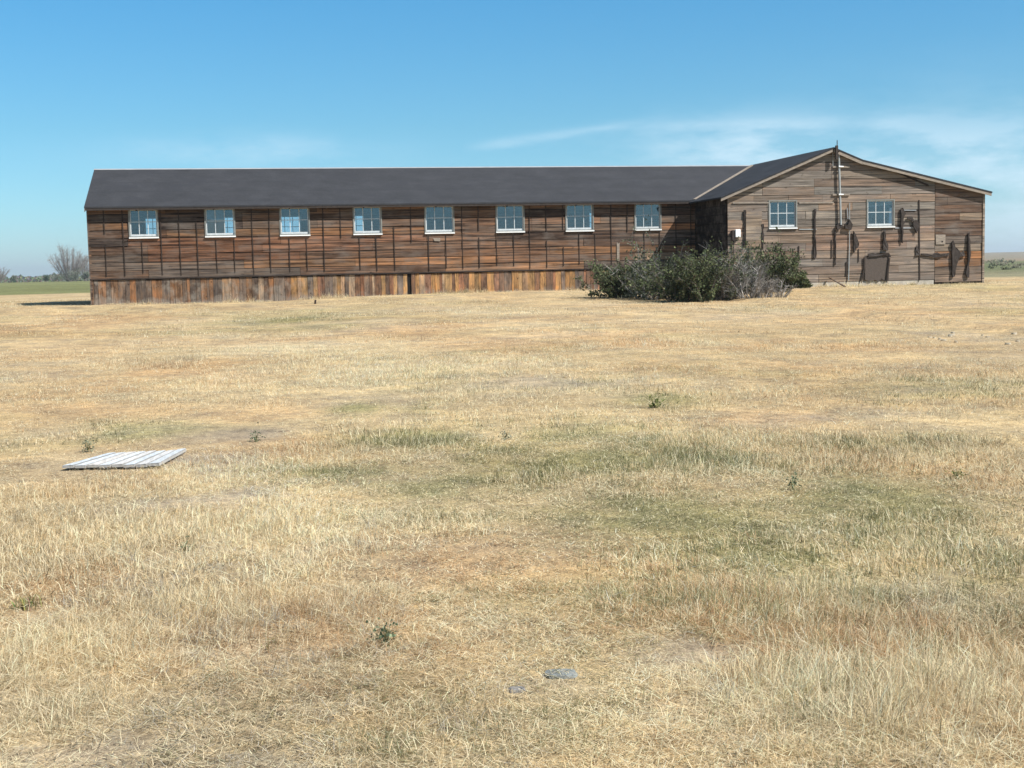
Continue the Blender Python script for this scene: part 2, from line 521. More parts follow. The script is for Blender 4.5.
HOT = [wall(935, 258, YG), wall(983, 268, YG)]
def pal_gable(x, z, i):
    u = random.random()
    if z > 2.2: c = random.choice((GREYB, (.16, .135, .108), (.175, .145, .115), (.14, .105, .08)))
    elif z > 1.1: c = random.choice((GREYB, (.15, .115, .085), (.18, .145, .11), (.17, .12, .085), RUST if u < .3 else GREYB))
    else: c = random.choice(((.15, .108, .08), (.20, .145, .105), (.19, .118, .08), GREYB, (.18, .135, .10), (.165, .13, .10)))
    g_ = sum(c) / 3; c = tuple((v * .68 + g_ * f * .32) * (1.25 if x < 20 else 1.15) for v, f in zip(c, (1.12, 1.0, .88)))
    return jitter_col(c)
def pal_lean(x, z, i):
    if HOT[1][1] < z < HOT[0][1] + .1: return jitter_col(random.choice((ORANGE, (.27, .13, .06))))
    return jitter_col(random.choice((GREYB, (.15, .115, .09), BROWN, (.19, .145, .105))))
mb = MB()
board_courses(mb, XL - .02, XS, -.62, 3.88, 17, GW, YG, pal_gable, lens=(1.22, 1.83, 2.44, 3.66), clip=clip_roof, gap=.016)
wall_gable = part(mb, 'gable_plank_wall', M['greywood'])
mb = MB()
board_courses(mb, XS + .01, XR, -.72, 2.95, 14, [], YG, pal_lean, lens=(.92, 1.84, 1.84), clip=clip_roof, gap=.016)
wall_lean = part(mb, 'lean_to_wall', M['greywood'])
mb = MB(); mb.box(XR - .055, XR + .02, YG - .05, YG - .032, -.8, 2.25, (.22, .18, .14)); part(mb, 'corner_board', M['greywood'])
# side walls of the wing (the west one's shade is put into its near-black boards)
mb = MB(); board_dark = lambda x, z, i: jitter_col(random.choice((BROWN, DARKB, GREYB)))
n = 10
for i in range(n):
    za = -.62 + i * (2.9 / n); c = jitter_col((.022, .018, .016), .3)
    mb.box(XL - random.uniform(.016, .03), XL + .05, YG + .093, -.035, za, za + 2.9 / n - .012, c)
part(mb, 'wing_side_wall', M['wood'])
mb = MB(); mb.box(XL - .012, XL + .05, YG + .093, -.035, -1.1, -.63, (.3, .27, .23))
mb.box(XL, XS - .02, YG - .012, YG + .03, -1.2, -.635, (.3, .3, .3))
part(mb, 'foundation', M['concrete'])
mb = MB(); mb.box(XR - .05, XR, YG + .093, 2 * W2 - .06, -1.1, 2.25, BROWN); part(mb, 'east_wall', M['wood'])

# --- roofs
vx0 = XL - .13 
def gplane(x): return 2.236 + (3.84 - 2.236) / (22.499 - 18.536) * (x - 18.536)
def lplane(y): return ZE + slope * (y + OH)
xv0 = 18.536 + (ZE - 2.236) / ((3.84 - 2.236) / (22.499 - 18.536))
zr = ZR
xv1 = 18.536 + (ZR - 2.236) / ((3.84 - 2.236) / (22.499 - 18.536))
T = .05
mb = MB()
XE = X0 - .06
def rp(x, y): return (x, y, lplane(y))
mb.slab([(XE, -OH, ZE), (xv0, -OH, ZE), (xv1, W2, ZR), (XE, W2, ZR)], T)
mb.slab([(XE, W2, ZR), (xv1, W2, ZR), (xv1 + 4, YB, ZE), (XE, YB, ZE)], T)
roof_l = part(mb, 'roof', M['roof'])
mb = MB(); yf = YG - .20
gy1 = 2 * W2 + .1
xe = 18.536
mb.slab([(xe, yf, gplane(xe)), (22.499, yf, 3.84), (22.499, gy1, 3.84), (xv1 + .02, W2, ZR + .012), (xv0 + .005, -OH, ZE + .004), (xe, -OH, gplane(xe))][:6], T)
mb.slab([(22.499, yf, 3.84), (gk[0], yf, 3.426), (gk[0], gy1, 3.426), (22.499, gy1, 3.84)], T)
mb.slab([(gk[0], yf, 3.426), (28.311, yf, 2.324), (28.311, gy1, 2.324), (gk[0], gy1, 3.426)], T)
nt = NT('shaded_roll_roof')  # darker copy of the roof: shade of the sun-averted slope in its colour
g2 = nt.noise(nt.coords(), 22, 4, .7); g1 = nt.noise(nt.coords((1, .4, 1)), 2.2, 4, .6)
col = nt.mix(1.0, nt.ramp(g1, [(.3, (.020, .022, .026)), (.7, (.038, .040, .046))]), nt.ramp(g2, [(.25, .7), (.75, 1.3)]), 'MULTIPLY')
M['roof2'] = nt.finish(col, .85, .25, bump=g2, bstr=.4)
roof_g = part(mb, 'gable_roof', M['roof2'])
# flashing on ridge and valley
mb = MB()
mb.add([(XE - .01, W2 - .09, ZR - .028), (XE - .01, W2, ZR + .015), (XE - .01, W2 + .09, ZR - .028),
        (xv1 - .05, W2 - .09, ZR - .028), (xv1 - .05, W2, ZR + .015), (xv1 - .05, W2 + .09, ZR - .028)],
       [(0, 1, 4, 3), (1, 2, 5, 4), (0, 2, 1), (3, 4, 5), (0, 3, 5, 2)])
part(mb, 'ridge_cap', M['metal_cap'], roof_l)
mb = MB()
a = Vector((xv0, -OH - .01, ZE + .02)); b_ = Vector((xv1 - .1, W2 - .1, ZR + .0))
mb.bar(a, b_, .10, .03)
part(mb, 'valley_flashing', M['trim'], roof_g)
# fascia under the long eave and rake boards
mb = MB(); mb.box(XE + .01, xv0 - .05, -OH + .01, -OH + .035, ZE - .12, ZE - T - .003, (.02, .016, .014)); part(mb, 'fascia', M['tar'], roof_l)  # fascia coloured dark to add to the shade under the eave
mb = MB()
for sgn in (0,):
    mb.add([(XE + .002, -OH, ZE - T - .003), (XE + .002, W2, ZR - T - .003), (XE + .002, W2, ZR - .19), (XE + .002, -OH, ZE - .16),
            (XE + .03, -OH, ZE - T - .003), (XE + .03, W2, ZR - T - .003), (XE + .03, W2, ZR - .19), (XE + .03, -OH, ZE - .16)],
           [(0, 1, 2, 3), (7, 6, 5, 4), (0, 4, 5, 1), (1, 5, 6, 2), (2, 6, 7, 3), (3, 7, 4, 0)], (.16, .13, .11))
part(mb, 'rake_board', M['greywood'], roof_l)
def rake(x0, z0, x1, z1, h, c):
    b = MB(); b.prism([(x0, z0 - h), (x1, z1 - h), (x1, z1), (x0, z0)], yf + .012, yf + .045, c); return part(b, 'rake_board', M['trim'], roof_g)
rake(xe + .01, gplane(xe + .01) - T - .004, 22.48, 3.83 - T - .004, .085, (.4, .33, .26))
rake(22.52, 3.83 - T - .004, gk[0] - .003, 3.426 - T - .004, .11, (.4, .33, .26))
rake(gk[0] + .003, 3.426 - T - .004, 28.29, 2.328 - T - .004, .095, (.4, .33, .26))
# rafter tails under the long eave
for x in np.arange(X0 + .3, xv0 - .2, 1.22):
    b = MB(); x = float(x)
    b.add([(x, -OH + .04, ZE - T - .005), (x, -.034, lplane(-.034) - T - .005), (x, -.034, ZE - .13), (x, -OH + .04, ZE - .13),
           (x + .045, -OH + .04, ZE - T - .005), (x + .045, -.034, lplane(-.034) - T - .005), (x + .045, -.034, ZE - .13), (x + .045, -OH + .04, ZE - .13)],
          [(0, 1, 2, 3), (7, 6, 5, 4), (0, 4, 5, 1), (1, 5, 6, 2), (2, 6, 7, 3), (3, 7, 4, 0)], (.06, .045, .04))
    part(b, 'rafter_tail', M['wood'], roof_l)

# --- windows
def window(x0, x1, z0, z1, y, back=False, trimcol='grey_paint'):
    s = -1 if not back else 1
    def bx(mbb, a, b, ya, yb, p, q): mbb.box(a, b, min(y + s * ya, y + s * yb), max(y + s * ya, y + s * yb), p, q)
    f = MB(); t = .042
    bx(f, x0 - .02, x0 + t - .02, -.09, .045, z0 - .0, z1 + .02); bx(f, x1 - t + .02, x1 + .02, -.09, .045, z0, z1 + .02)
    bx(f, x0 + t - .018, x1 - t + .018, -.09, .043, z1 - t + .025, z1 + .018); bx(f, x0 + t - .018, x1 - t + .018, -.09, .043, z0, z0 + .03)
    w = part(f, 'window', M[trimcol])
    g = MB(); a, b, p, q = x0 + t - .016, x1 - t + .016, z0 + .032, z1 - t + .023
    mw = .022
    bx(g, a, a + .03, -.03, .0, p, q); bx(g, b - .03, b, -.03, .0, p, q)
    bx(g, a + .031, b - .031, -.03, .0, q - .03, q); bx(g, a + .031, b - .031, -.032, .004, p, p + .06)
    for k in (1, 2):
        xx = a + (b - a) * k / 3
        bx(g, xx - mw / 2, xx + mw / 2, -.026, -.004, p + .061, q - .031)
    zz = p + .03 + (q - p) * .5
    bx(g, a + .031, b - .031, -.028, -.006, zz - mw / 2, zz + mw / 2)
    part(g, 'sash', M['sashpaint'], w)
    pn = MB(); yy = y - s * .016
    pn.add([(a + .01, yy, p + .01), (b - .01, yy, p + .01), (b - .01, yy, q - .01), (a + .01, yy, q - .01)], [(0, 1, 2, 3)])
    part(pn, 'glass_pane', M['glass'], w, recalc=False)
    sl = MB(); bx(sl, x0 - .02, x1 + .02, -.02, .085, z0 - .042, z0 - .004)
    part(sl, 'sill', M['white'], w)
    return w
wins = [window(*w, 0.0) for w in LW]
gwins = [window(*w, YG) for w in GW]
for w in BWIN: window(*w, 2 * W2, back=True)
# boarded lower panes of the second window, curtain in the second gable window
mb = MB(); w = LW[1]; mb.box(w[0] + .05, w[0] + .61, .105, .12, w[2] + .03, w[2] + .55); part(mb, 'inner_panel', M['ply'], wins[1])
mb = MB(); w = LW[1]; mb.box(w[0] + .05, w[0] + .61, .105, .12, w[2] + .555, w[3] - .03); part(mb, 'inner_blind', M['grey_paint'], wins[1])
mb = MB(); w = GW[1]; mb.prism([(w[1] - .17, w[2] + .05), (w[1] - .05, w[2] + .05), (w[1] - .05, w[2] + .62), (w[1] - .13, w[2] + .62)], YG + .022, YG + .04)
part(mb, 'curtain', M['curtain'], gwins[1])

# --- fittings and scraps on the gable wall
def P(*pts): return [wall(x, y, YG) for x, y in pts]
def ccw(poly):
    a = sum(poly[i][0] * poly[(i + 1) % len(poly)][1] - poly[(i + 1) % len(poly)][0] * poly[i][1] for i in range(len(poly)))
    return poly if a > 0 else poly[::-1]
def scrap(name, pts, mat, y0=.045, th=.012, rag=0.0, parent=None, col=(.1, .08, .06)):
    poly = ccw(P(*pts))
    if mat == 'tar':
        mx_ = sum(p_[0] for p_ in poly) / len(poly); poly = [(mx_ + (p_[0] - mx_) * (.80 if len(pts) != 10 or pts[0][1] < 250 else .95), p_[1]) for p_ in poly]
    if rag:
        out = []
        for i, p in enumerate(poly):
            q = poly[(i + 1) % len(poly)]; n = max(1, int(math.hypot(q[0] - p[0], q[1] - p[1]) / .09))
            for k in range(n):
                t = k / n
                out.append((p[0] + (q[0] - p[0]) * t + random.uniform(-rag, rag), p[1] + (q[1] - p[1]) * t + random.uniform(-rag, rag)))
        poly = out
    b = MB(); b.prism(poly, YG - y0 - th, YG - y0, col, jit=(lambda x, z: -abs(math.sin(x * 23 + z * 9)) * .03) if rag else None)
    return part(b, name, M[mat], parent or wall_gable)
SC = 'tar_paper_scrap'
scrap(SC, [(742.6, 210), (745.4, 210), (745.2, 225), (744.9, 247), (743.4, 247), (743.6, 222)], 'tar', rag=.014)
scrap(SC, [(761.3, 224), (762.8, 224), (763.5, 238), (762.6, 249), (760.8, 249), (761.2, 238)], 'tar', rag=.014)
scrap(SC, [(813, 209), (815.2, 209), (815.0, 245), (816.4, 250), (815.6, 258), (812.2, 258), (812.6, 248), (813.4, 243)], 'tar', rag=.012)
scrap(SC, [(833.8, 226), (837, 224), (841, 221.5), (842, 227), (839, 229), (835.6, 231)], 'tar', .06, .05, rag=.01)
scrap(SC, [(842.4, 224.5), (846, 225), (848, 219.5), (851.7, 225), (850.4, 230), (843, 228.5)], 'tar', .06, .05, rag=.012)
scrap(SC, [(833.4, 230), (835.1, 230), (835.3, 264), (834.0, 265)], 'tar', rag=.01)
scrap(SC, [(851.6, 231), (854, 234), (858.8, 244), (857.2, 248), (855.2, 248.4), (854.6, 245), (853.6, 252.5), (852.0, 252.5)], 'tar', .05, .03, rag=.012)
scrap(SC, [(881.8, 231), (883.9, 231), (884.6, 239), (888.4, 247.5), (887.2, 250.5), (881.2, 249.5)], 'tar', .05, .03, rag=.012)
scrap(SC, [(899.2, 208.5), (901, 208), (905.2, 214), (903.2, 217), (902, 221), (905.6, 222), (902.2, 224.5), (901.7, 235), (901.1, 243.5), (899.7, 242.5), (899.5, 230)], 'tar', .05, .03, rag=.012)
scrap(SC, [(911.3, 221), (916, 220), (918.7, 224), (917.6, 229), (915.2, 233.5), (913.4, 229.5), (911.3, 226.5)], 'tar', .05, .04, rag=.012)
scrap(SC, [(905.5, 217.2), (911.5, 216.8), (913.5, 220), (911.0, 222.0), (910.6, 219.6), (905.6, 219.6)], 'tar', .05, .03)
scrap(SC, [(914.4, 249), (916, 245), (918.4, 250), (919, 255.3), (914.0, 255.8)], 'tar', rag=.012)
scrap(SC, [(919.5, 253.6), (931, 254.2), (936, 252.3), (939.5, 254.2), (948.6, 253.2), (948.6, 255.8), (940, 256.6), (935, 257.8), (930, 256.6), (919.5, 255.4)], 'tar', rag=.01)
scrap(SC, [(949, 243), (951.3, 240.6), (953.6, 247), (960.5, 252), (964.5, 250.6), (966.2, 256), (960, 256.8), (957.4, 259), (954.4, 268), (952.2, 277), (949.8, 277.5), (949.4, 262)], 'tar', .05, .03, rag=.012)
scrap(SC, [(966.8, 233), (968.2, 233), (969.7, 250), (969.5, 258), (967.7, 263), (968.4, 277.5), (965.2, 277.5), (963.8, 273), (966.5, 262), (965.8, 250)], 'tar', .05, .03, rag=.012)
scrap(SC, [(862.8, 253.6), (889.5, 252.6), (891.5, 257), (889.2, 257.8), (888.2, 255.4), (863.2, 257)], 'tar', .07, .02, rag=.012)
scrap(SC, [(860.5, 283.5), (864, 270), (864.4, 257), (862.8, 257), (862.6, 268), (859.8, 283)], 'lath', .06, .02)
scrap(SC, [(885.8, 283), (886.4, 278), (888.8, 258), (887.4, 258), (884.6, 282)], 'lath', .09, .02)
scrap('hanging_screen', [(864.4, 256), (887.8, 255.5), (888.0, 280), (884, 281.6), (881, 278.6), (877, 281.8), (874, 279.8), (869, 281.4), (864.2, 279.8)], 'screen', .045, .02)
for pts in ([(918.0, 200), (919.0, 200), (919.6, 280.5), (918.5, 280.5)], [(981.2, 243), (983.2, 243), (983.0, 277), (981.4, 277)],
            [(780.2, 246), (781.2, 246), (781.2, 258), (780.2, 258)], [(797.8, 246), (798.8, 246), (798.9, 258), (797.9, 258)],
            [(845.0, 262), (846.2, 262), (846.0, 276), (844.9, 276)], [(857.6, 249), (858.4, 249), (858.4, 262), (857.6, 262)],
            [(830.6, 240), (831.4, 240), (831.4, 258), (830.6, 258)]):
    scrap('batten', pts, 'lath', .034, .014)
scrap('ledger_strip', [(732, 202.4), (768, 202.2), (768, 203.5), (732, 203.7)], 'trim', .034, .02)
scrap('ledger_strip', [(798.6, 202.2), (833, 202.0), (833, 203.4), (798.6, 203.6)], 'trim', .034, .02)
scrap('ledger_strip', [(894.5, 227.4), (915, 227.4), (915, 228.5), (894.5, 228.5)], 'metal_cap', .034, .02)
scrap('ledger_strip', [(903, 209.8), (915.5, 209.9), (915.5, 210.7), (903, 210.6)], 'metal_cap', .034, .02)
scrap('ledger_strip', [(798.6, 229.0), (816, 229.0), (816, 229.8), (798.6, 229.8)], 'pipe', .034, .016)
scrap('rake_scar', [(890, 168.6), (928, 184.6), (928, 186.6), (890, 170.4)], 'lath', .034, .006)
hatch_patch = MB()
px = P((745.6, 248), (761.2, 211))
n = 5
for i in range(n):
    h = (px[1][1] - px[0][1]) / n
    hatch_patch.box(px[0][0], px[1][0], YG - .05, YG - .034, px[0][1] + i * h, px[0][1] + (i + 1) * h - .012, jitter_col((.24, .185, .135), .2))
part(hatch_patch, 'boarded_opening', M['greywood'])
scrap('patch_board', [(935, 234.6), (944.8, 234.6), (944.6, 244.4), (935.2, 244.4)], 'trim', .034, .014, parent=wall_lean)
scrap('knot_hole', [(940.8, 240.9), (942.2, 240.9), (942.2, 242.3), (940.8, 242.3)], 'dark', .0495, .004, parent=wall_lean)
# meter box
b = MB(); q = P((733.8, 237.4), (739.0, 229.6)); b.box(q[0][0], q[1][0], YG - .16, YG - .034, q[0][1], q[1][1])
mt = part(b, 'meter_box', M['white'], bevel=.012)
b = MB(); q = P((731.0, 240.6), (734.8, 230.4)); b.box(q[0][0], q[1][0] - .02, YG - .13, YG - .034, q[0][1], q[1][1]); part(b, 'meter_base', M['tar'], mt)
b = MB(); q = P((732.8, 240.6), (732.2, 268)); b.tube((q[0][0], YG - .07, q[0][1]), (q[1][0], YG - .07, q[1][1]), .02, n=6); part(b, 'conduit', M['tar'], mt)
# service mast
b = MB(); q = P((837.2, 152.5), (839.4, 225)); b.tube((q[0][0], YG - .11, q[0][1]), (q[1][0], YG - .11, q[1][1]), .035, n=10)
mast = part(b, 'service_mast', M['pipe'])
for (xa, xb, ya) in ((832, 849, 167.0), (831.8, 849, 194.8)):
    q = P((xa, ya), (xb, ya + .3)); b = MB(); b.box(q[0][0], q[1][0], YG - .07, YG - .034, q[0][1] - .03, q[0][1] + .03); br = part(b, 'crossarm', M['trim'], mast)
    qq = P((838.2, ya), (841.5, ya)); b = MB(); b.tube((qq[0][0] - .05, YG - .15, qq[0][1]), (qq[1][0], YG - .15, qq[1][1]), .028, .02, 8); part(b, 'clamp', M['white'], br)
b = MB(); q = P((837.2, 152.5), (834.6, 155)); b.tube((q[0][0], YG - .11, q[0][1]), (q[0][0] - .06, YG - .2, q[0][1] + .05), .05, .045, 8); part(b, 'weatherhead', M['tar'], mast)
b = MB(); q = P((833.6, 141.0), (832.2, 160)); b.box(q[0][0] - .04, q[0][0] + .04, yf - .06, yf + .01, q[1][1], q[0][1] - .17); b.tube((q[0][0] + .02, yf - .025, q[0][1] - .18), (q[0][0] + .02, yf - .025, q[0][1]), .014, n=6); part(b, 'peak_post', M['tar'])
b = MB(); q = P((832, 148), (832.2, 167)); b.tube((q[0][0], YG - .06, q[0][1]), (q[1][0], YG - .06, q[1][1]), .012, n=5); part(b, 'wire', M['pipe'], mast)
b = MB(); q = P((848.8, 203), (848.6, 245), (847.6, 281))
b.tube((q[0][0], YG - .06, q[0][1]), (q[1][0], YG - .06, q[1][1]), .014, n=6); b.tube((q[1][0], YG - .06, q[1][1]), (q[2][0], YG - .06, q[2][1]), .018, n=6); part(b, 'conduit', M['pipe'])
b = MB(); q = P((846.3, 208), (847.0, 219)); b.tube((q[0][0], YG - .06, q[0][1]), (q[1][0], YG - .06, q[1][1]), .016, n=6); part(b, 'conduit', M['metal_cap'])
# pale scraps on the long wall
for pts, mt_ in (([(433, 238.4), (440, 238.0), (440, 241.4), (434, 241)], 'trim'), ([(616.4, 243), (619.2, 243), (619, 261), (616.6, 261)], 'trim')):
    poly = ccw([wall(x, y, 0.0) for x, y in pts]); b = MB(); b.prism(poly, -.052, -.034); part(b, 'patch_board', M[mt_], wall_long)

# ================================================================== GROUND
GREEN = [(980, 600, 90, 40), (860, 560, 120, 24), (560, 460, 130, 20), (350, 470, 60, 10), (700, 452, 150, 22), (600, 440, 110, 16), (830, 500, 130, 28), (760, 530, 120, 30), (900, 535, 120, 34), (1012, 590, 40, 45), (950, 395, 75, 11), (645, 505, 110, 26),
         (360, 407, 30, 8), (424, 406, 26, 7), (660, 400, 36, 7), (480, 490, 110, 22), (300, 322, 60, 6), (560, 434, 60, 12), (985, 560, 60, 40), (430, 440, 90, 14), (130, 432, 90, 8), (880, 440, 90, 9)]
RUSTY = [(880, 310, 160, 10), (760, 420, 90, 12), (620, 620, 60, 20), (300, 440, 80, 14), (430, 330, 120, 8), (900, 640, 110, 24), (180, 370, 100, 12), (720, 370, 110, 10), (240, 424, 75, 20), (330, 640, 130, 36), (690, 600, 80, 34), (950, 470, 110, 16), (60, 325, 90, 12), (640, 340, 150, 12), (850, 345, 130, 10), (60, 595, 60, 20), (880, 460, 60, 10), (760, 640, 60, 20), (100, 395, 70, 12), (500, 560, 120, 26)]
BARE = [(120, 476, 80, 8), (150, 462, 90, 14), (610, 728, 150, 44), (200, 505, 80, 10), (985, 337, 65, 8), (230, 437, 70, 9), (700, 655, 60, 14), (60, 755, 60, 16), (830, 420, 60, 6), (560, 380, 90, 7), (540, 690, 60, 14)]
PALEG = [(60, 700, 140, 60), (200, 600, 150, 40), (160, 655, 130, 26), (850, 690, 180, 50), (520, 385, 120, 12), (250, 345, 160, 14), (600, 312, 260, 9), (420, 370, 90, 14), (560, 330, 70, 12), (330, 540, 140, 24)]
def blobs(lst):
    out = []
    for px, py, rx, ry in lst:
        p, t = gnd(px, py); a, _ = gnd(px, max(py - ry, 286)); b, _ = gnd(px, min(py + ry, 900))
        out.append((p.x, p.y, rx * t / F, max(.15, (a - b).length / 2)))
    return out
GB, RB, BB, PB = blobs(GREEN), blobs(RUSTY), blobs(BARE), blobs(PALEG)
def mask(bl, x, y, seed):
    n = fbm(x, y, 1.1, seed, 4); n2 = fbm(x, y, 4.0, seed + 3, 3)
    dirx, diry = math.cos(YAW), -math.sin(YAW)
    t = np.zeros_like(np.asarray(x, float))
    for (bx_, by_, rx, ry) in bl:
        dx = x - bx_; dy = y - by_
        u = (dx * dirx + dy * diry) / rx; v = (dx * -diry + dy * dirx) / ry
        t = np.maximum(t, np.exp(-.8 * (u * u + v * v)))
    return np.clip(t * np.clip(.66 + (n - .5) * 3.4 + (n2 - .5) * 1.2, 0, 1.25), 0, 1)
def maps(x, y):
    g = mask(GB, x, y, 41); r = mask(RB, x, y, 55); b = mask(BB, x, y, 73); p = mask(PB, x, y, 91)
    # loose noise everywhere so that no area is even
    rr = np.clip((fbm(x, y, 3.6, 131, 4) - .50) * 4, 0, 1); gg = np.clip((fbm(x, y, 3.3, 151, 4) - .55) * 4, 0, 1)
    bb = np.clip((fbm(x, y, 1.6, 171, 4) - .57) * 5, 0, 1)
    return np.clip(g + .5 * gg, 0, 1), np.clip(r * .9 + .7 * rr, 0, 1), np.clip(b + .45 * bb, 0, 1), p
C_STRAW, C_GOLD, C_RUST, C_OLIVE, C_GREY, C_SOIL = [np.array(c) for c in ((.71, .60, .41), (.60, .465, .275), (.46, .305, .17), (.21, .205, .105), (.46, .42, .345), (.31, .265, .21))]

nr, na = 560, 720
rr_ = np.concatenate([[0.0], np.geomspace(.6, 7000, nr)])
aa = np.linspace(0, 2 * math.pi, na, endpoint=False)
RRm, AAm = np.meshgrid(rr_, aa, indexing='ij')
gx = (CX + RRm * np.sin(AAm)).ravel(); gy = (-D + RRm * np.cos(AAm)).ravel()
gzv = gz(gx, gy)
idx = np.arange((nr + 1) * na).reshape(nr + 1, na)
q = np.stack([idx[:-1], np.roll(idx[:-1], -1, 1), np.roll(idx[1:], -1, 1), idx[1:]], -1)[1:].reshape(-1, 4)[:, ::-1]
tri0 = np.stack([idx[0], np.roll(idx[1], -1), idx[1], idx[1]], -1)
g, r, b, p = maps(gx, gy)
col = C_GOLD * .68 * np.ones((len(gx), 3))
def lerp(a, c, t): return a * (1 - t[:, None]) + c * t[:, None]
col = lerp(col, C_STRAW * .70, np.clip(.25 + .6 * p, 0, 1)); col = lerp(col, C_RUST, r * .62); col = lerp(col, C_OLIVE * 1.15, g * .8); col = lerp(col, C_SOIL * 1.15, b * .7)
rad = np.hypot(gx - CX, gy + D); az = np.arctan2(gx - CX, gy + D)
# land beyond the building
nz = fbm(gx, gy, 25, 201, 4)
left = (az < .15)
edge = np.where(left, 88 + 14 * (nz - .5), 56 + 8 * (nz - .5))
out_ = sstep(0, 8, rad - edge) * (gy > -10)
FLD = np.array((.165, .18, .085)); SAGE = np.array((.20, .195, .13)); GRN = np.array((.135, .155, .085)); HILL = np.array((.235, .185, .125))
farc = np.where(left[:, None], FLD * (.8 + .5 * nz[:, None]), SAGE * (.8 + .5 * nz[:, None]))
k = sstep(95, 150, rad + 60 * (fbm(gx, gy, 60, 231, 3) - .5)) * (1 - sstep(320, 520, rad)) * (~left); farc = lerp(farc, GRN * 1.0, k)
k = sstep(320, 700, rad); hz = fbm(gx, gy, 260, 221, 4)
farc = lerp(farc, np.where((hz > .52)[:, None], HILL, (HILL * .6 + SAGE * .4)), k * (~left) * 1.0)
farc = lerp(farc, FLD * .9, k * left)
col = lerp(col, farc, out_)
nv = len(gx)
me = bpy.data.meshes.new('ground')
me.from_pydata(np.stack([gx, gy, gzv], 1).tolist(), [], q.tolist() + [tuple(t[:3]) for t in tri0.tolist()])
at_ = me.color_attributes.new('col', 'FLOAT_COLOR', 'POINT')
buf = np.ones((nv, 4), np.float32); buf[:, :3] = col; at_.data.foreach_set('color', buf.ravel())
me.polygons.foreach_set('use_smooth', [True] * len(me.polygons))
nt = NT('dry_ground')
c = attr(nt)
n1 = nt.noise(nt.coords((1, 1, 1)), 9, 6, .7); n2 = nt.noise(nt.coords((1, 1, 1)), 60, 4, .7); n3 = nt.noise(nt.coords((1, 1, 1)), 1.6, 5, .65)
k1 = nt.ramp(n1, [(.3, (.62, .58, .55)), (.5, (1, 1, 1)), (.7, (1.30, 1.26, 1.15))]); k2 = nt.ramp(n2, [(.3, .62), (.7, 1.35)]); n4 = nt.noise(nt.coords((1, 1, 1)), .42, 5, .7)
k3 = nt.mix(1.0, nt.ramp(n3, [(.34, (.70, .71, .76)), (.66, (1.20, 1.14, 1.04))]), nt.ramp(n4, [(.36, (.86, .83, .78)), (.64, (1.14, 1.14, 1.12))]), 'MULTIPLY')
cc = nt.mix(1.0, nt.mix(1.0, nt.mix(1.0, c, k1, 'MULTIPLY'), k2, 'MULTIPLY'), k3, 'MULTIPLY')
me.materials.append(nt.finish(cc, .95, .05, bump=nt.math('ADD', n1, n2), bstr=.6, bdist=.03))
gob = bpy.data.objects.new('ground', me); COL.objects.link(gob); gob['kind'] = 'structure'

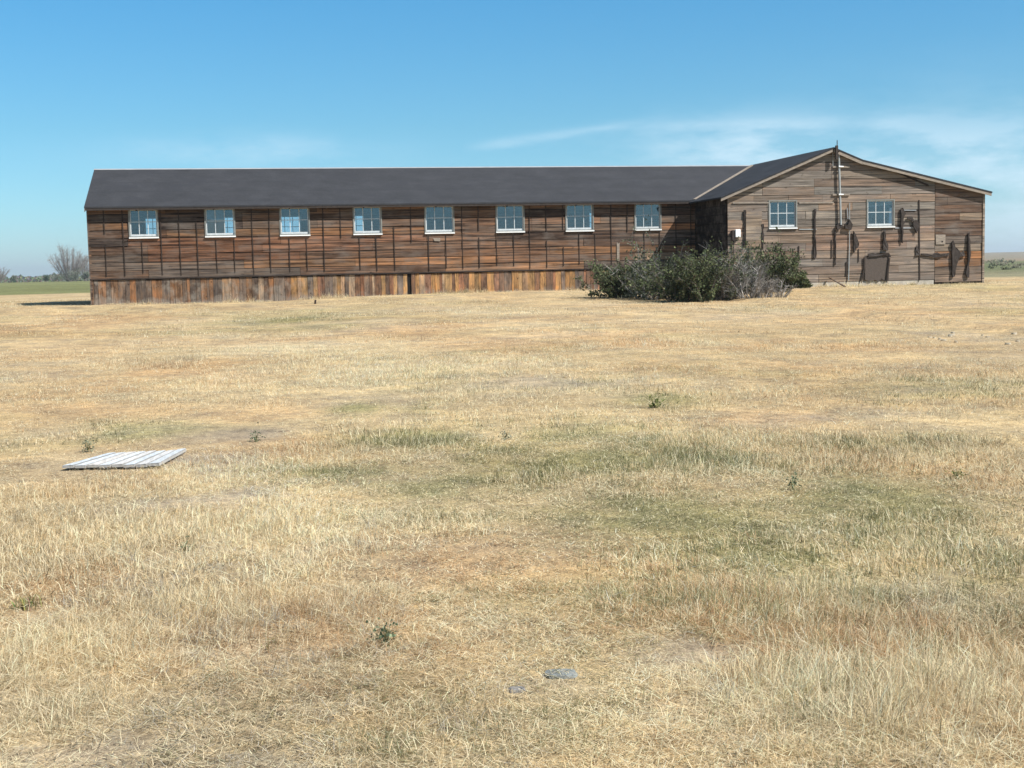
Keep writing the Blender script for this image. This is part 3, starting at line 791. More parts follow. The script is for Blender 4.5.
# ================================================================== GRASS
def blades(n_try, r0, r1, hmean, wid, seg2, seed, azw=.46):
    g_ = np.random.default_rng(seed)
    # area-uniform over the visible fan
    rad = np.sqrt(g_.uniform(r0 * r0, r1 * r1, n_try)); a = YAW + g_.uniform(-azw, azw, n_try)
    x = CX + rad * np.sin(a); y = -D + rad * np.cos(a)
    return x, y, g_
def make_grass(name, n_clump, per, r0, r1, hmean, wid, spread, seed, seg2, pts=None, azw=.46):
    cx_, cy_, g_ = blades(n_clump, r0, r1, hmean, wid, seg2, seed, azw)
    if pts is not None: cx_, cy_ = pts
    G_, R_, B_, P_ = maps(cx_, cy_)
    dens = fbm(cx_, cy_, .8, seed + 5, 4)
    keep = g_.random(n_clump) < np.clip(1.15 - .75 * B_ + (dens - .5) * 1.2, .08, 1)
    inside = ((cx_ > X0 - .1) & (cy_ > -.15)) | ((cx_ > XL - .1) & (cx_ < XR + .1) & (cy_ > YG - .1))
    keep &= ~inside & ~on_lid(cx_, cy_)
    cx_, cy_, G_, R_, B_, P_, dens = [v[keep] for v in (cx_, cy_, G_, R_, B_, P_, dens)]
    n = len(cx_)
    pt = np.clip((fbm(cx_, cy_, 1.5, seed % 2 + 61, 4) - .5) * 3.2 + .5 + .25 * P_, 0, 1)
    ch = hmean * (.55 + .9 * g_.random(n) ** 1.6) * (.45 + .85 * pt) * (1 + .25 * P_ - .35 * B_ + .2 * G_)
    # kind of tuft: fraction of lying straw
    lie = np.clip(.97 - .66 * pt + .4 * B_ + .3 * (vnoise(cx_, cy_, .5, 9) - .5) - .2 * G_, .10, .95)
    lean_a = 6.28 * vnoise(cx_, cy_, 1.7, seed + 3) + g_.normal(0, .6, n)
    u = g_.random(n)
    base = np.where((u < .48 + .35 * P_)[:, None], C_STRAW, C_GOLD)
    base = np.where((g_.random(n) < R_ * .72)[:, None], C_RUST, base)
    base = np.where((g_.random(n) < G_ * .90)[:, None], C_OLIVE, base)
    base = np.where((g_.random(n) < B_ * .5)[:, None], C_GREY, base)
    base = base * (.84 + .32 * g_.random(n))[:, None] * (.64 + .78 * fbm(cx_, cy_, 1.7, 401, 5))[:, None]
    ci = np.repeat(np.arange(n), per); N = len(ci)
    off = g_.normal(0, spread, (N, 2))
    bx_ = cx_[ci] + off[:, 0]; by_ = cy_[ci] + off[:, 1]
    bz_ = gz(bx_, by_) - .004
    L = ch[ci] * (.5 + .8 * g_.random(N))
    isl = g_.random(N) < lie[ci]
    ang = np.where(isl, g_.uniform(0, 6.283, N), np.arctan2(off[:, 1], off[:, 0]) * .6 + lean_a[ci] * .4 + g_.normal(0, 1.3, N))
    tilt = np.where(isl, g_.uniform(1.15, 1.5, N), np.abs(g_.normal(.42, .36, N)))
    L = np.where(isl, L * 1.2, L)
    dx, dy = np.cos(ang), np.sin(ang)
    # start of lying straw is lifted a little
    bz_ = bz_ + np.where(isl, g_.uniform(0, .035, N), 0)
    t1 = tilt; t2 = tilt + np.where(isl, g_.normal(.05, .15, N), g_.uniform(.05, .75, N))
    l1 = L * .55; l2 = L * .45
    m1 = np.stack([bx_ + dx * np.sin(t1) * l1, by_ + dy * np.sin(t1) * l1, bz_ + np.cos(t1) * l1], 1)
    tp = m1 + np.stack([dx * np.sin(t2) * l2, dy * np.sin(t2) * l2, np.cos(t2) * l2], 1)
    b0 = np.stack([bx_, by_, bz_], 1)
    # blade width across a random horizontal direction
    wa = g_.uniform(0, 6.283, N); w = wid * (.6 + .8 * g_.random(N))
    sd = np.stack([np.cos(wa), np.sin(wa), np.zeros(N)], 1) * (w / 2)[:, None]
    colr = base[ci] * (.62 + .72 * g_.random(N))[:, None] * np.where(isl, 1.04, 1.0)[:, None]
    fl = g_.random(N) < .22
    colr = np.where(fl[:, None], C_STRAW * (1.08 + .2 * g_.random(N))[:, None], colr)
    colr = np.clip(colr, 0, .8)
    if seg2:
        V = np.stack([b0 - sd, b0 + sd, m1 - sd * .8, m1 + sd * .8, tp], 1).reshape(-1, 3)
        o = (np.arange(N) * 5)[:, None]
        Fc = (o + np.array([0, 1, 3, 0, 3, 2, 2, 3, 4])[None, :]).ravel()
        cols = np.repeat(colr, 5, 0)
    else:
        V = np.stack([b0 - sd, b0 + sd, tp], 1).reshape(-1, 3)
        o = (np.arange(N) * 3)[:, None]
        Fc = (o + np.array([0, 1, 2])[None, :]).ravel()
        cols = np.repeat(colr, 3, 0)
    return V, Fc, cols, N
LID = [gnd(*q)[0] for q in ((62, 471), (160, 469), (187, 452.5), (107, 457))]
def on_lid(x, y):
    ok = np.ones_like(x, bool)
    for i in range(4):
        a, b = LID[i], LID[(i + 1) % 4]
        ex, ey = b.x - a.x, b.y - a.y; l = math.hypot(ex, ey)
        ok &= ((x - a.x) * -ey + (y - a.y) * ex) / l > -.05
    return ok
parts_ = []
GD = 1.0
parts_.append(make_grass('g', int(9600 * GD), 36, 2.4, 6.5, .080, .0025, .045, 301, True, None, .68))
parts_.append(make_grass('g', int(15500 * GD), 22, 6.5, 12, .060, .0038, .06, 302, True, None, .65))
parts_.append(make_grass('g', int(26000 * GD), 12, 12, 24, .050, .007, .07, 303, False, None, .60))
parts_.append(make_grass('g', int(41000 * GD), 8, 24, 62, .045, .011, .12, 304, False, None, .56))
bx_ = np.concatenate([rng.uniform(-1.7, 18.8, 700), rng.uniform(18.9, 28.3, 300)])
by_ = np.where(bx_ < 18.85, -.18, YG - .2) - np.abs(rng.normal(0, .12, 1000))
tk = vnoise(bx_, by_ * 0, .9, 777) > .48
parts_.append(make_grass('g', int(tk.sum()), 9, 3, 60, .16, .011, .05, 305, False, (bx_[tk], by_[tk])))
V = []; Fc = []; Cc = []; o = 0
for v, f, c_, n_ in parts_:
    V.append(v); Fc.append(f + o); Cc.append(c_); o += len(v)
me = np_mesh('dry_grass', np.concatenate(V), np.concatenate(Fc), 3, np.concatenate(Cc), M['blade'])
go = bpy.data.objects.new('dry_grass', me); COL.objects.link(go)
tag(go, 'straw yellow dry grass and flattened hay covering the whole field', 'grass', kind='stuff')

# ================================================================== PLANTS
def stems(mb, base, n, h, rad, col, thick=.012, sub=3, lean=.35, tips=None, up=1.0, seed=0):
    rs = random.Random(seed)
    for i in range(n):
        a = rs.uniform(0, 6.283); r = rad * math.sqrt(rs.random()) * .55
        p = Vector(base) + Vector((math.cos(a) * r, math.sin(a) * r, 0))
        d = Vector((math.cos(a) * lean * rs.uniform(.2, 1.6), math.sin(a) * lean * rs.uniform(.2, 1.6), up)).normalized()
        L = h * rs.uniform(.55, 1.05); k = 4; t = thick * rs.uniform(.7, 1.2)
        kc = rs.uniform(.5, 1.25) if rs.random() < .8 else rs.uniform(1.5, 2.1)
        c = tuple(v * kc for v in col)
        for s in range(k):
            d = (d + Vector((rs.gauss(0, .17), rs.gauss(0, .17), rs.gauss(0, .10)))).normalized()
            q_ = p + d * (L / k)
            mb.tube(p, q_, t * (1 - s / k * .75), t * (1 - (s + 1) / k * .75), 4 if s < 2 else 3, c)
            for j in range(sub if s else 1):
                dd = (d + Vector((rs.gauss(0, .6), rs.gauss(0, .6), rs.gauss(.1, .45)))).normalized()
                l2 = L * rs.uniform(.14, .34); q0 = p.lerp(q_, rs.random())
                q1 = q0 + dd * l2
                mb.tube(q0, q1, t * .42, t * .16, 3, c)
                if tips is not None: tips.append((q0, q1))
                for jj in range(2):
                    e = (dd + Vector((rs.gauss(0, .7), rs.gauss(0, .7), rs.gauss(.1, .5)))).normalized()
                    q2 = q0.lerp(q1, rs.uniform(.3, 1)); q3 = q2 + e * l2 * .55
                    mb.tube(q2, q3, t * .25, t * .1, 3, c)
                    if tips is not None: tips.append((q2, q3))
            p = q_
def leaves(mb, tips, per, size, cols, seed=0, drop=0.0):
    rs = random.Random(seed)
    for q0, q1 in tips:
        if rs.random() < drop: continue
        cc = rs.choice(cols); kk = rs.uniform(.7, 1.3)
        for j in range(per):
            p = q0.lerp(q1, rs.uniform(-.1, 1.1)) + Vector((rs.gauss(0, .03), rs.gauss(0, .03), rs.gauss(0, .03)))
            d = Vector((rs.gauss(0, 1), rs.gauss(0, 1), rs.gauss(.4, 1))).normalized(); s = d.orthogonal().normalized()
            s = (Matrix.Rotation(rs.uniform(0, 6.28), 3, d) @ s)
            L = size * rs.uniform(.6, 1.4); w = L * .34
            kl = kk * rs.uniform(.7, 1.35); c = tuple(v * kl for v in cc)
            mb.add([p, p + d * L * .5 + s * w, p + d * L, p + d * L * .5 - s * w], [(0, 1, 2, 3)], c)
GREEN_L = [(.115, .135, .066), (.09, .112, .054), (.145, .155, .088), (.07, .085, .048)]
SAGE_L = [(.14, .155, .12), (.11, .125, .09), (.09, .11, .07)]
GREYT = (.26, .24, .22)
def shrub(pxc, pyb, width_px, top_px, label, kind, seed, nst, group=None, depth=1.0):
    p, t = gnd(pxc, pyb)
    w = width_px * t / F; h = (pyb - top_px) * t / F * 1.5
    base = Vector((p.x, p.y, p.z))
    o = empty('shrub' if kind != 'dead' else 'dead_shrub', base, label, 'shrub', group)
    mb = MB(); tips = []
    col = GREYT if kind != 'green' else (.12, .10, .085)
    rs = random.Random(seed)
    # a clump of several stools over its footprint
    ns = max(3, int(w / .35))
    for i in range(ns):
        u = (i + .5) / ns * 2 - 1
        off = RT * (u * w * .33) + Vector((FW.x, FW.y, 0)).normalized() * rs.uniform(0, .8) * depth
        b = base + Vector((off.x, off.y, 0)); b.z = float(gz(b.x, b.y)) - .02
        hh = h * (1 - .42 * u * u) * rs.uniform(.72, 1.0)
        if kind != 'dead':
            stems(mb, b, 4, hh * .42, .4, col, .009, 3, .9, tips, up=.8, seed=seed * 57 + i)
        else:
            stems(mb, b, 5, hh * .42, .4, col, .009, 4, .9, None, up=.8, seed=seed * 57 + i)
        stems(mb, b, max(3, nst // ns), hh * .92, .35, col, .013 if kind == 'green' else .014, 4 if kind == 'dead' else 3, .62, tips, seed=seed * 31 + i)
    mb.build('branches', M['twig'], o, loc=base, recalc=False)
    if kind != 'dead':
        lb = MB(); leaves(lb, tips, 6 if kind == 'green' else 4, .07, GREEN_L if kind == 'green' else SAGE_L + GREEN_L[:1], seed, .20 if kind == 'green' else .42)
        lb.build('foliage', M['leaf'], o, loc=base, recalc=False)
    return o
shrub(624, 298, 56, 262, 'low dark green shrub at the left end of the shrub row', 'green', 1, 40)
shrub(662, 300, 64, 244, 'tall sparse grey shrub with bare pale twigs above green leaves', 'mix', 2, 46)
shrub(690, 302, 60, 254, 'dark green shrub with bleached stems at its foot, middle of the row', 'green', 3, 44)
shrub(722, 300, 56, 254, 'leafy shrub half grey and half green before the shaded corner', 'mix', 4, 40)
shrub(741, 300, 62, 262, 'dense dead grey shrub without leaves in the row', 'dead', 5, 70)
shrub(774, 292, 54, 250, 'bright green shrub against the gable wall below its first window', 'green', 6, 44)
shrub(774, 298, 44, 276, 'low brownish dead shrub in front of the bright green one', 'dead', 7, 46)
shrub(797, 288, 14, 273, 'small thin green shrub beside the concrete foundation', 'green', 8, 10)

# weeds standing in the field
def weed(px, py, h_px, label, seed, cols=GREEN_L, name='weed', cat='weed', leafy=True, width=.5):
    p, t = gnd(px, py); h = h_px * t / F * .78
    o = empty(name, p, label, cat)
    mb = MB(); tips = []
    rs = random.Random(seed); n = 5
    if leafy:
        for i in range(n):
            a = rs.uniform(0, 6.28); d = Vector((math.cos(a) * width * rs.uniform(.2, 1), math.sin(a) * width * rs.uniform(.2, 1), 1)).normalized()
            q_ = p + d * h * rs.uniform(.6, 1.05); mb.tube(p, q_, .004, .002, 4, (.14, .13, .06)); tips.append((p.lerp(q_, .15), q_))
        mb.build('stem', M['twig'], o, loc=p, recalc=False)
        lb = MB(); leaves(lb, tips, 22, h * .21, cols, seed); lb.build('foliage', M['leaf'], o, loc=p, recalc=False)
    else:
        lb = MB()
        for i in range(46):
            a = rs.uniform(0, 6.28); L = h * rs.uniform(.6, 1.15); tl = abs(rs.gauss(.25, .25))
            b0 = p + Vector((rs.gauss(0, .03), rs.gauss(0, .03), -.005)); s = Vector((math.cos(a + 1.57), math.sin(a + 1.57), 0)) * .0028
            m_ = b0 + Vector((math.cos(a) * math.sin(tl), math.sin(a) * math.sin(tl), math.cos(tl))) * L * .6
            e_ = m_ + Vector((math.cos(a) * math.sin(tl + .4), math.sin(a) * math.sin(tl + .4), math.cos(tl + .4))) * L * .4
            lb.add([b0 - s, b0 + s, m_ + s, m_ - s, e_], [(0, 1, 2, 3), (3, 2, 4)], tuple(v * rs.uniform(.8, 1.4) for v in rs.choice(cols)))
        lb.build('foliage', M['leaf'], o, loc=p, recalc=False)
    return o
BLUEG = [(.15, .19, .115), (.19, .225, .14), (.11, .15, .085)]
OLV = [(.17, .19, .07), (.12, .15, .05), (.24, .23, .10)]
weed(387, 646, 26, 'lone blue green thistle in the foreground among rust coloured grass', 21, BLUEG)
weed(185, 552, 11, 'tiny blue green weed between the white boards and the foreground', 22, BLUEG)
weed(27, 608, 20, 'olive green tuft of fresh grass near the left edge of the field', 23, OLV, 'grass_tuft', 'grass tuft', False)
weed(272, 718, 9, 'small dark weed in flattened straw at the front of the field', 24, [(.06, .07, .05)])
weed(256, 442, 12, 'dark green weed on the disturbed brown soil behind the white boards', 25, BLUEG)
weed(88, 452, 14, 'grey green weed standing just behind the left end of the white boards', 26, [(.24, .25, .17), (.20, .22, .14)])
weed(505, 440, 12, 'spindly grey twiggy weed in the middle of the field', 27, [(.24, .235, .17), (.2, .2, .14)])
weed(268, 650, 9, 'pale green sprig left of the lone thistle', 28, OLV)
weed(655, 408, 16, 'upright olive weed in pale straw at mid field', 29, OLV, width=.9)
weed(793, 490, 14, 'slender dark green weed in the olive patch to the right', 30, BLUEG)
weed(957, 480, 13, 'bushy green weed near the right edge of the field', 31, OLV, width=.9)

# ================================================================== SMALL THINGS
# white boards lying on the ground
pA, _ = gnd(62, 471); pB, _ = gnd(160, 469); pC, _ = gnd(187, 452.5); pD, _ = gnd(107, 457)
ctr = (pA + pB + pC + pD) / 4
o = empty('plank_lid', (ctr.x, ctr.y, float(gz(ctr.x, ctr.y))), 'whitewashed board cover of eight planks lying flat in the dry grass', 'board cover')
z0 = max(float(gz(p_.x, p_.y)) for p_ in (pA, pB, pC, pD)) + .03
nb = 8
oL = Vector(o.location)
nt = NT('whitewashed_boards')
c = attr(nt); g1 = nt.noise(nt.coords((9, 9, 9)), 1, 5, .7); g2 = nt.noise(nt.coords((40, 6, 6)), 1, 4, .7)
cc = nt.mix(1.0, nt.mix(nt.ramp(g1, [(.5, 0.0), (.72, .35)]), c, (.40, .37, .32)), nt.ramp(g2, [(.3, .75), (.7, 1.15)]), 'MULTIPLY')
M['whitewash'] = nt.finish(cc, .8, .2, bump=g2, bstr=.3)
for i in range(nb):
    f0, f1 = i / nb + .006, (i + 1) / nb - .006
    a0, a1 = pA.lerp(pB, f0), pA.lerp(pB, f1); b0, b1 = pD.lerp(pC, f0), pD.lerp(pC, f1)
    dz = random.uniform(-.003, .004); b = MB()
    sh = Vector((FW.x, FW.y, 0)) * random.uniform(-.012, .012)
    top = [Vector((v.x, v.y, z0 + dz)) + sh for v in (a0, a1, b1, b0)]
    cen = sum(top, Vector()) / 4
    b.slab([v + Vector((0, 0, -.002)) for v in top], .02, (.38, .37, .35))
    ax = (top[1] - top[0]).normalized() * .006
    skin = [top[0] + ax, top[1] - ax, top[2] - ax, top[3] + ax]
    tz = random.uniform(-.004, .004)
    skin = [v + Vector((0, 0, t_)) for v, t_ in zip(skin, (.002, .002 + abs(tz), .002 + abs(tz), .002))]
    b.slab(skin, .003, jitter_col((.56, .565, .56), .08))
    b.build('plank', M['whitewash'], o, loc=oL)
b = MB()
for f in (.15, .85):
    a = pA.lerp(pD, f); c_ = pB.lerp(pC, f); b2 = MB()
    b2.bar((a.x, a.y, z0 - .048), (c_.x, c_.y, z0 - .048), .07, .045, (.2, .18, .15)); b2.build('batten', M['greywood'], o, loc=oL)

def rock(px, py, wpx, hpx, label, colr, seed, name='stone', flat=.35):
    p, t = gnd(px, py); w = wpx * t / F / 2; h = hpx * t / F
    bm = bmesh.new(); bmesh.ops.create_icosphere(bm, subdivisions=3, radius=1)
    rs = np.random.default_rng(seed)
    k = rs.normal(0, 1, (4, 3))
    for v in bm.verts:
        d = 1 + .10 * math.sin(3 * v.co.dot(Vector(k[0]))) + .07 * math.sin(5 * v.co.dot(Vector(k[1])) + 1) + .04 * math.sin(11 * v.co.dot(Vector(k[2])))
        q_ = v.co * d
        q_.z = max(min(q_.z, .55), -.5)
        if name == 'stone': q_ = Vector((math.copysign(abs(q_.x) ** .6, q_.x), math.copysign(abs(q_.y) ** .6, q_.y), q_.z))
        v.co = Vector((q_.x * w, q_.y * w * .75, q_.z * h * 1.2))
    me = bpy.data.meshes.new(name); bm.to_mesh(me); bm.free()
    me.materials.append(plain_mat(name + '_' + str(seed), colr, .95, .5, 22))
    ob = bpy.data.objects.new(name, me); COL.objects.link(ob); ob.location = (p.x, p.y, p.z - h * .08); ob.rotation_euler = (rs.uniform(-.1, .1), rs.uniform(-.1, .1), -YAW + rs.uniform(-.2, .2))
    return tag(ob, label, 'stone')
rock(561, 675, 33, 6, 'blue grey flat stone half sunk in straw at the front', (.175, .19, .185), 3)
rock(517, 691, 17, 5.5, 'small grey stone left of the blue grey flat one', (.22, .21, .20), 4)
rock(278, 300.5, 11, 6, 'pale stone lying against the foot of the skirting boards', (.45, .42, .37), 5)
rs = random.Random(404)
for i in range(15):
    o = rock(rs.uniform(925, 1030), rs.uniform(333, 346), rs.uniform(2.5, 6.5), rs.uniform(2.0, 3.6), 'grey brown clod lying in the bare rubble patch by the right edge', random.Random(900 + i).choice(((.36, .31, .235), (.32, .275, .21), (.38, .33, .25))), 500 + i, 'clod')
    o['group'] = 'clods in the rubble patch'; o['category'] = 'clod'
# stake, leaning plank, dead branches
p, t = gnd(315, 304); b = MB(); b.tube(p + Vector((0, 0, -.05)), p + Vector((.02, 0, .13)), .035, .03, 6, (.05, .04, .035))
tag(b.build('stake', M['twig'], None, loc=p), 'short dark wooden stake before the skirting boards', 'stake')
x0_, z0_ = wall(829.4, 277.5, YG - .10); p1, _ = gnd(845, 287.2)
b = MB(); b.bar((x0_, YG - .10, z0_), (p1.x, p1.y, p1.z + .02), .07, .025, (.10, .07, .05))
tag(b.build('fallen_plank', M['wood'], None, loc=(p1.x, p1.y, p1.z)), 'dark narrow plank slipped down against the gable foundation', 'plank')
# ------------------------------------------------------------------ far trees on the left
def far_pt(px, dist):
    d = ray(px, 278); h = math.hypot(d.x, d.y); x = CX + d.x / h * dist; y = -D + d.y / h * dist
    return Vector((x, y, float(gz(x, y))))
def bare_tree(px, dist, wpx, hpx, label, seed, n=30):
    p = far_pt(px, dist); s = dist / F; w = wpx * s; h = hpx * s
    o = empty('bare_tree', p, label, 'tree')
    mb = MB(); tw = MB(); rs = random.Random(seed)
    col = (.23, .20, .185)
    for i in range(n):
        a = rs.uniform(0, 6.28); sp = rs.uniform(0, 1) ** .6
        d = Vector((math.cos(a) * sp * w / h * .85, math.sin(a) * sp * w / h * .85, 1)).normalized(); q_ = p + Vector((math.cos(a), math.sin(a), 0)) * w * .07
        L = h * (1.02 - .30 * sp * sp) * rs.uniform(.8, 1.05)
        for k in range(6):
            d = (d + Vector((rs.gauss(0, .07), rs.gauss(0, .07), .04))).normalized(); e = q_ + d * L / 6
            r = .0135 * h * (1 - k / 6.3)
            mb.tube(q_, e, r, r * .8, 5, col)
            if k > 0:
                for j in range(13):
                    dd = (d + Vector((rs.gauss(0, .45), rs.gauss(0, .45), rs.gauss(.1, .3)))).normalized(); l = L * rs.uniform(.08, .22); f0 = q_.lerp(e, rs.random()); kt = rs.uniform(.8, 1.5)
                    tw.tube(f0, f0 + dd * l, .0024 * h, .0010 * h, 3, tuple(v * kt for v in (.27, .24, .225)))
                    for jj in range(2):
                        d3 = (dd + Vector((rs.gauss(0, .5), rs.gauss(0, .5), rs.gauss(.1, .4)))).normalized(); f1 = f0 + dd * l * rs.uniform(.3, 1)
                        tw.tube(f1, f1 + d3 * l * .6, .0018 * h, .0008 * h, 3, tuple(v * kt for v in (.28, .25, .235)))
            q_ = e
    mb.build('trunk', M['twig'], o, loc=p, recalc=False); tw.build('crown', M['twig'], o, loc=p, recalc=False)
def leafy_tree(px, dist, wpx, hpx, label, cols, seed, n=900, name='tree', group=None):
    p = far_pt(px, dist); s = dist / F; w = wpx * s; h = hpx * s
    o = empty(name, p, label, 'tree' if name != 'bush' else 'bush', group)
    mb = MB(); mb.tube(p, p + Vector((0, 0, h * .6)), h * .035, h * .015, 6, (.10, .085, .07)); rs = random.Random(seed)
    cl = []
    for i in range(11):
        a = rs.uniform(0, 6.28); r = w * .36 * math.sqrt(rs.random()); z = h * rs.uniform(.22, .80)
        c = p + Vector((math.cos(a) * r, math.sin(a) * r, z * (1 - .25 * (r / (w * .5)) ** 2))); cl.append((c, w * rs.uniform(.13, .24), rs.choice(cols), rs.uniform(.7, 1.3)))
        mb.tube(p + Vector((0, 0, h * .25)), c, h * .014, h * .005, 4, (.10, .085, .07))
    mb.build('trunk', M['twig'], o, loc=p, recalc=False)
    lb = MB()
    for i in range(n):
        c, r, cc, kk = rs.choice(cl); d = Vector((rs.gauss(0, 1), rs.gauss(0, 1), rs.gauss(0, .8))).normalized() * r * rs.random() ** .4
        q_ = c + d; q_.z = max(q_.z, p.z); L = h * rs.uniform(.05, .10); u = Vector((rs.gauss(0, 1), rs.gauss(0, 1), rs.gauss(0, 1))).normalized(); v = u.orthogonal().normalized()
        kl = kk * rs.uniform(.75, 1.3); colr = tuple(x * kl for x in cc)
        lb.add([q_ - u * L * .5, q_ + v * L * .3, q_ + u * L * .5, q_ - v * L * .3], [(0, 1, 2, 3)], colr)
    lb.build('crown', M['leaf'], o, loc=p, recalc=False)
GG = [(.15, .165, .13), (.12, .14, .10), (.18, .19, .155)]
DG = [(.07, .095, .06), (.055, .08, .05)]
bare_tree(70, 420, 34, 31, 'wide bare grey tree close to the barrack end on the far field edge', 5, 34)
bare_tree(-2, 430, 22, 16, 'pale bare tree cut by the left picture edge', 6, 20)
bare_tree(86, 440, 20, 24, 'smaller bare tree half hidden behind the barrack corner', 8, 18)
leafy_tree(76, 400, 22, 12, 'round silver green bush below the wide bare tree', GG, 11, name='bush')
leafy_tree(58, 402, 14, 9, 'small silver green bush left of the round one', GG, 12, name='bush')
leafy_tree(88, 396, 12, 13, 'tall grey green bush touching the barrack corner', GG, 13, name='bush')
leafy_tree(46, 410, 7, 8.5, 'small dark green round tree standing alone on the field edge', DG, 14)
leafy_tree(13, 425, 8, 8, 'small grey tree near the left picture edge', GG, 15)
# the far hedge reads as one low mass
hb = MB(); rs = random.Random(77)
for i in range(5200):
    px = rs.uniform(-60, 130); dist = rs.uniform(455, 500); p = far_pt(px, dist)
    hh = (1.0 + 1.3 * float(vnoise(px, 0, 9, 3)) + .9 * float(vnoise(px, 0, 3, 5)))
    q_ = p + Vector((0, 0, rs.random() * hh)); u = Vector((rs.gauss(0, 1), rs.gauss(0, 1), rs.gauss(0, .7))).normalized() * .45; v = u.orthogonal().normalized() * .3
    hb.add([q_ - u, q_ + v, q_ + u, q_ - v], [(0, 1, 2, 3)], tuple(x * rs.uniform(.7, 1.3) for x in rs.choice(GG)))
tag(hb.build('treeline', M['leaf'], None, recalc=False), 'low grey green belt of trees along the far edge of the green field', 'treeline', kind='stuff')

# sage scrub beyond the barrack on the right, too many to count
sb = MB(); rs = random.Random(91)
for i in range(520):
    dist = 120 * (5 ** rs.random()); az_ = rs.uniform(.30, .85); x = CX + dist * math.sin(az_); y = -D + dist * math.cos(az_)
    if y < 14 and x < 45: continue
    if rs.random() > 1.6 * float(fbm(x, y, 30, 301, 3)) - .1: continue
    z = float(gz(x, y)); r = rs.uniform(.25, .6) * (1 + dist / 300); cc = rs.choice([(.17, .17, .12), (.13, .14, .09), (.20, .18, .13)])
    for j in range(26):
        q_ = Vector((x + rs.gauss(0, r * .5), y + rs.gauss(0, r * .5), z + abs(rs.gauss(0, r * .28)))); u = Vector((rs.gauss(0, 1), rs.gauss(0, 1), rs.gauss(0, 1))).normalized() * r * .3; v = u.orthogonal() * .6
        kl = rs.uniform(.7, 1.3); sb.add([q_ - u, q_ + v, q_ + u, q_ - v], [(0, 1, 2, 3)], tuple(w_ * kl for w_ in cc))
tag(sb.build('scrub', M['leaf'], None, recalc=False), 'low grey green sage scrub on the plain beyond the gabled wing', 'scrub', kind='stuff')

# ================================================================== LIGHT AND SKY
SUN_EL, AZ_N = R(47), R(50)            # AZ_N: angle between the light and the wall's normal, the sun stands to the right front
to_sun = Vector((math.sin(AZ_N) * math.cos(SUN_EL), -math.cos(AZ_N) * math.cos(SUN_EL), math.sin(SUN_EL)))
sun = bpy.data.lights.new('sun', 'SUN'); sun.energy = 4.4; sun.angle = R(.53); sun.color = (1, .965, .91)
so = bpy.data.objects.new('sun', sun); COL.objects.link(so)
so.rotation_euler = (-to_sun).to_track_quat('-Z', 'Y').to_euler()
so.location = (0, 0, 40)

w = bpy.data.worlds.new('World'); S.world = w; w.use_nodes = True
t = w.node_tree; t.nodes.clear()
class WN(NT):
    def __init__(s, tree): s.t = tree
wn = WN(t)
wo = t.nodes.new('ShaderNodeOutputWorld'); bg = t.nodes.new('ShaderNodeBackground'); bg.inputs[1].default_value = .065
sky = t.nodes.new('ShaderNodeTexSky'); sky.sky_type = 'NISHITA'; sky.sun_disc = False
sky.sun_elevation = SUN_EL; sky.sun_rotation = math.atan2(to_sun.x, to_sun.y)
sky.altitude = 1200; sky.air_density = 1.0; sky.dust_density = .6; sky.ozone_density = 1.0
tc = t.nodes.new('ShaderNodeTexCoord'); sp = t.nodes.new('ShaderNodeSeparateXYZ'); wn.l(tc.outputs['Generated'], sp.inputs[0])
el = wn.math('ARCSINE', sp.outputs[2]); azn = wn.math('ARCTAN2', sp.outputs[0], sp.outputs[1])
cv = t.nodes.new('ShaderNodeCombineXYZ'); wn.l(azn, cv.inputs[0]); wn.l(wn.math('MULTIPLY', el, 3.2), cv.inputs[1])
def wnoise(scale, detail=5, rough=.6, off=0):
    mp = t.nodes.new('ShaderNodeMapping'); mp.inputs['Location'].default_value = (off, off * .7, 0); wn.l(cv.outputs[0], mp.inputs[0])
    return wn.noise(mp.outputs[0], scale, detail, rough)
def azel(px, py):
    d = ray(px, py).normalized(); return math.atan2(d.x, d.y), math.asin(d.z)
def gauss(px, py, rx, ry):
    a0, e0 = azel(px, py)
    u = wn.math('DIVIDE', wn.math('SUBTRACT', azn, a0), rx / F); v = wn.math('DIVIDE', wn.math('SUBTRACT', el, e0), ry / F)
    return wn.math('POWER', 2.718, wn.math('MULTIPLY', wn.math('ADD', wn.math('MULTIPLY', u, u), wn.math('MULTIPLY', v, v)), -1))
n1 = wnoise(9, 6, .62); n2 = wnoise(22, 5, .6, 3.1)
big = wn.math('MAXIMUM', gauss(930, 170, 190, 48), wn.math('MULTIPLY', gauss(760, 150, 120, 30), .9))
big = wn.math('MAXIMUM', big, wn.math('MULTIPLY', gauss(1150, 200, 260, 80), 1.0))
big = wn.math('MAXIMUM', big, wn.math('MULTIPLY', gauss(250, 152, 110, 16), .45))
big = wn.math('MULTIPLY', big, wn.ramp(n1, [(.40, .18), (.58, 1.0)]))
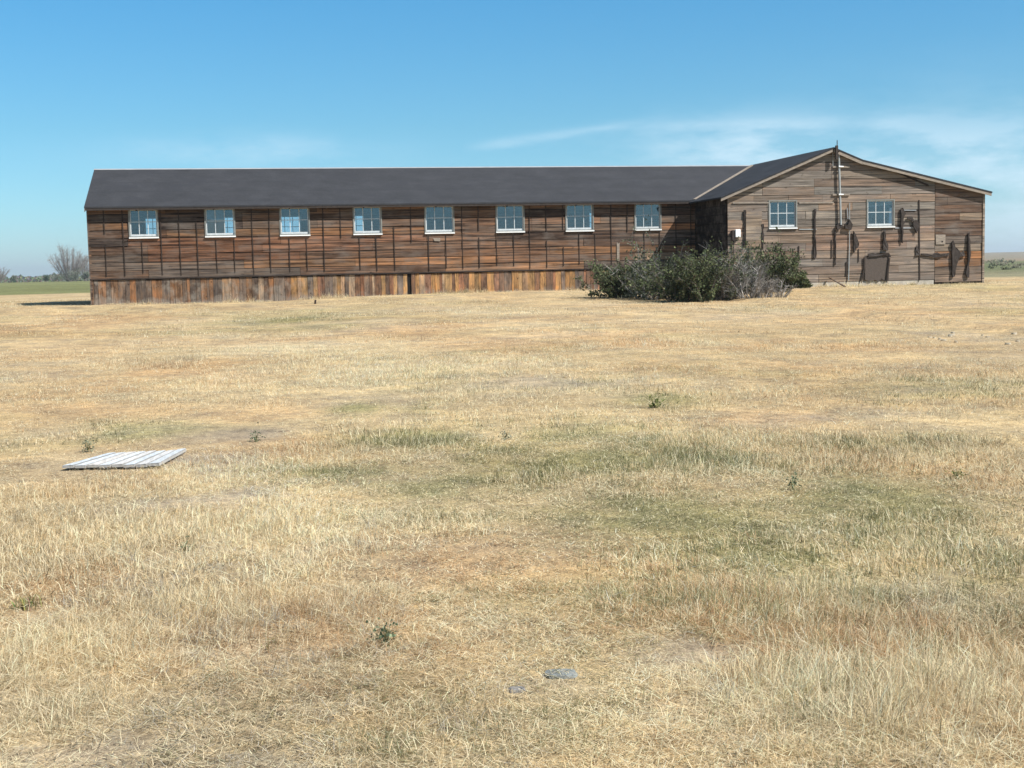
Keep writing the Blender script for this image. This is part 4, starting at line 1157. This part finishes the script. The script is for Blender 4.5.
# thin streak
a0, e0 = azel(478, 145); a1, e1 = azel(640, 124)
sl_ = (e1 - e0) / (a1 - a0)
def streak(xa, ya, xb, yb, wpx):
    a0, e0 = azel(xa, ya); a1, e1 = azel(xb, yb); sl_ = (e1 - e0) / (a1 - a0)
    line_ = wn.math('ADD', wn.math('MULTIPLY', wn.math('SUBTRACT', azn, a0), sl_), e0)
    dv = wn.math('DIVIDE', wn.math('ADD', wn.math('SUBTRACT', el, line_), wn.math('MULTIPLY', wn.math('SUBTRACT', n2, .5), .008)), wpx / F)
    rng_ = wn.math('MULTIPLY', wn.math('SMOOTH_MIN', wn.math('DIVIDE', wn.math('SUBTRACT', azn, a0 - .01), .03, clamp=True), 1, 0), wn.math('DIVIDE', wn.math('SUBTRACT', a1 + .03, azn), .05, clamp=True))
    return wn.math('MULTIPLY', wn.math('POWER', 2.718, wn.math('MULTIPLY', wn.math('MULTIPLY', dv, dv), -1)), rng_)
st = wn.math('MAXIMUM', streak(474, 146, 640, 123, 4.5), wn.math('MULTIPLY', streak(630, 126, 900, 122, 6), .8))
st = wn.math('MULTIPLY', st, wn.ramp(n2, [(.3, .3), (.6, 1.0)]))
cl_ = wn.math('ADD', wn.math('MULTIPLY', big, .78), wn.math('MULTIPLY', st, .30), clamp=True)
tint = wn.ramp(wn.math('MULTIPLY', el, 3.0, clamp=True), [(0.0, (.64, .88, 1.16)), (.15, (.58, .95, 1.14)), (.32, (.50, .95, 1.10)), (.6, (.40, 1.02, 1.26)), (1.0, (.80, 1.0, 1.0))])
skc = wn.mix(1.0, sky.outputs[0], tint, 'MULTIPLY')
skc = wn.mix(cl_, skc, (6.6, 8.4, 9.6))
wn.l(skc, bg.inputs[0]); wn.l(bg.outputs[0], wo.inputs[0])

S.view_settings.view_transform = 'Standard'; S.view_settings.look = 'None'; S.view_settings.exposure = .82; S.view_settings.gamma = 1
S.view_settings.use_curve_mapping = False
S.render.engine = 'CYCLES'
S.cycles.use_denoising = True; S.cycles.denoiser = 'OPENIMAGEDENOISE'; S.cycles.denoising_input_passes = 'RGB_ALBEDO_NORMAL'; S.cycles.denoising_prefilter = 'ACCURATE'
S.cycles.max_bounces = 6; S.cycles.transparent_max_bounces = 12; S.cycles.diffuse_bounces = 3; S.cycles.glossy_bounces = 3
S.render.film_transparent = False

# ------------------------------------------------------------------ air
if HAZE > 0:
    hb = MB(); hb.box(CX - 7600, CX + 7600, -D - 7600, -D + 7600, -6, 60)
    nt = NT('thin_air'); pv = nt.n('ShaderNodeVolumePrincipled'); pv.inputs['Color'].default_value = (.82, .92, 1.0, 1); pv.inputs['Density'].default_value = HAZE; pv.inputs['Anisotropy'].default_value = .2
    nt.l(pv.outputs[0], nt.out.inputs['Volume'])
    tag(hb.build('haze', nt.m, None), None, None, kind='stuff')
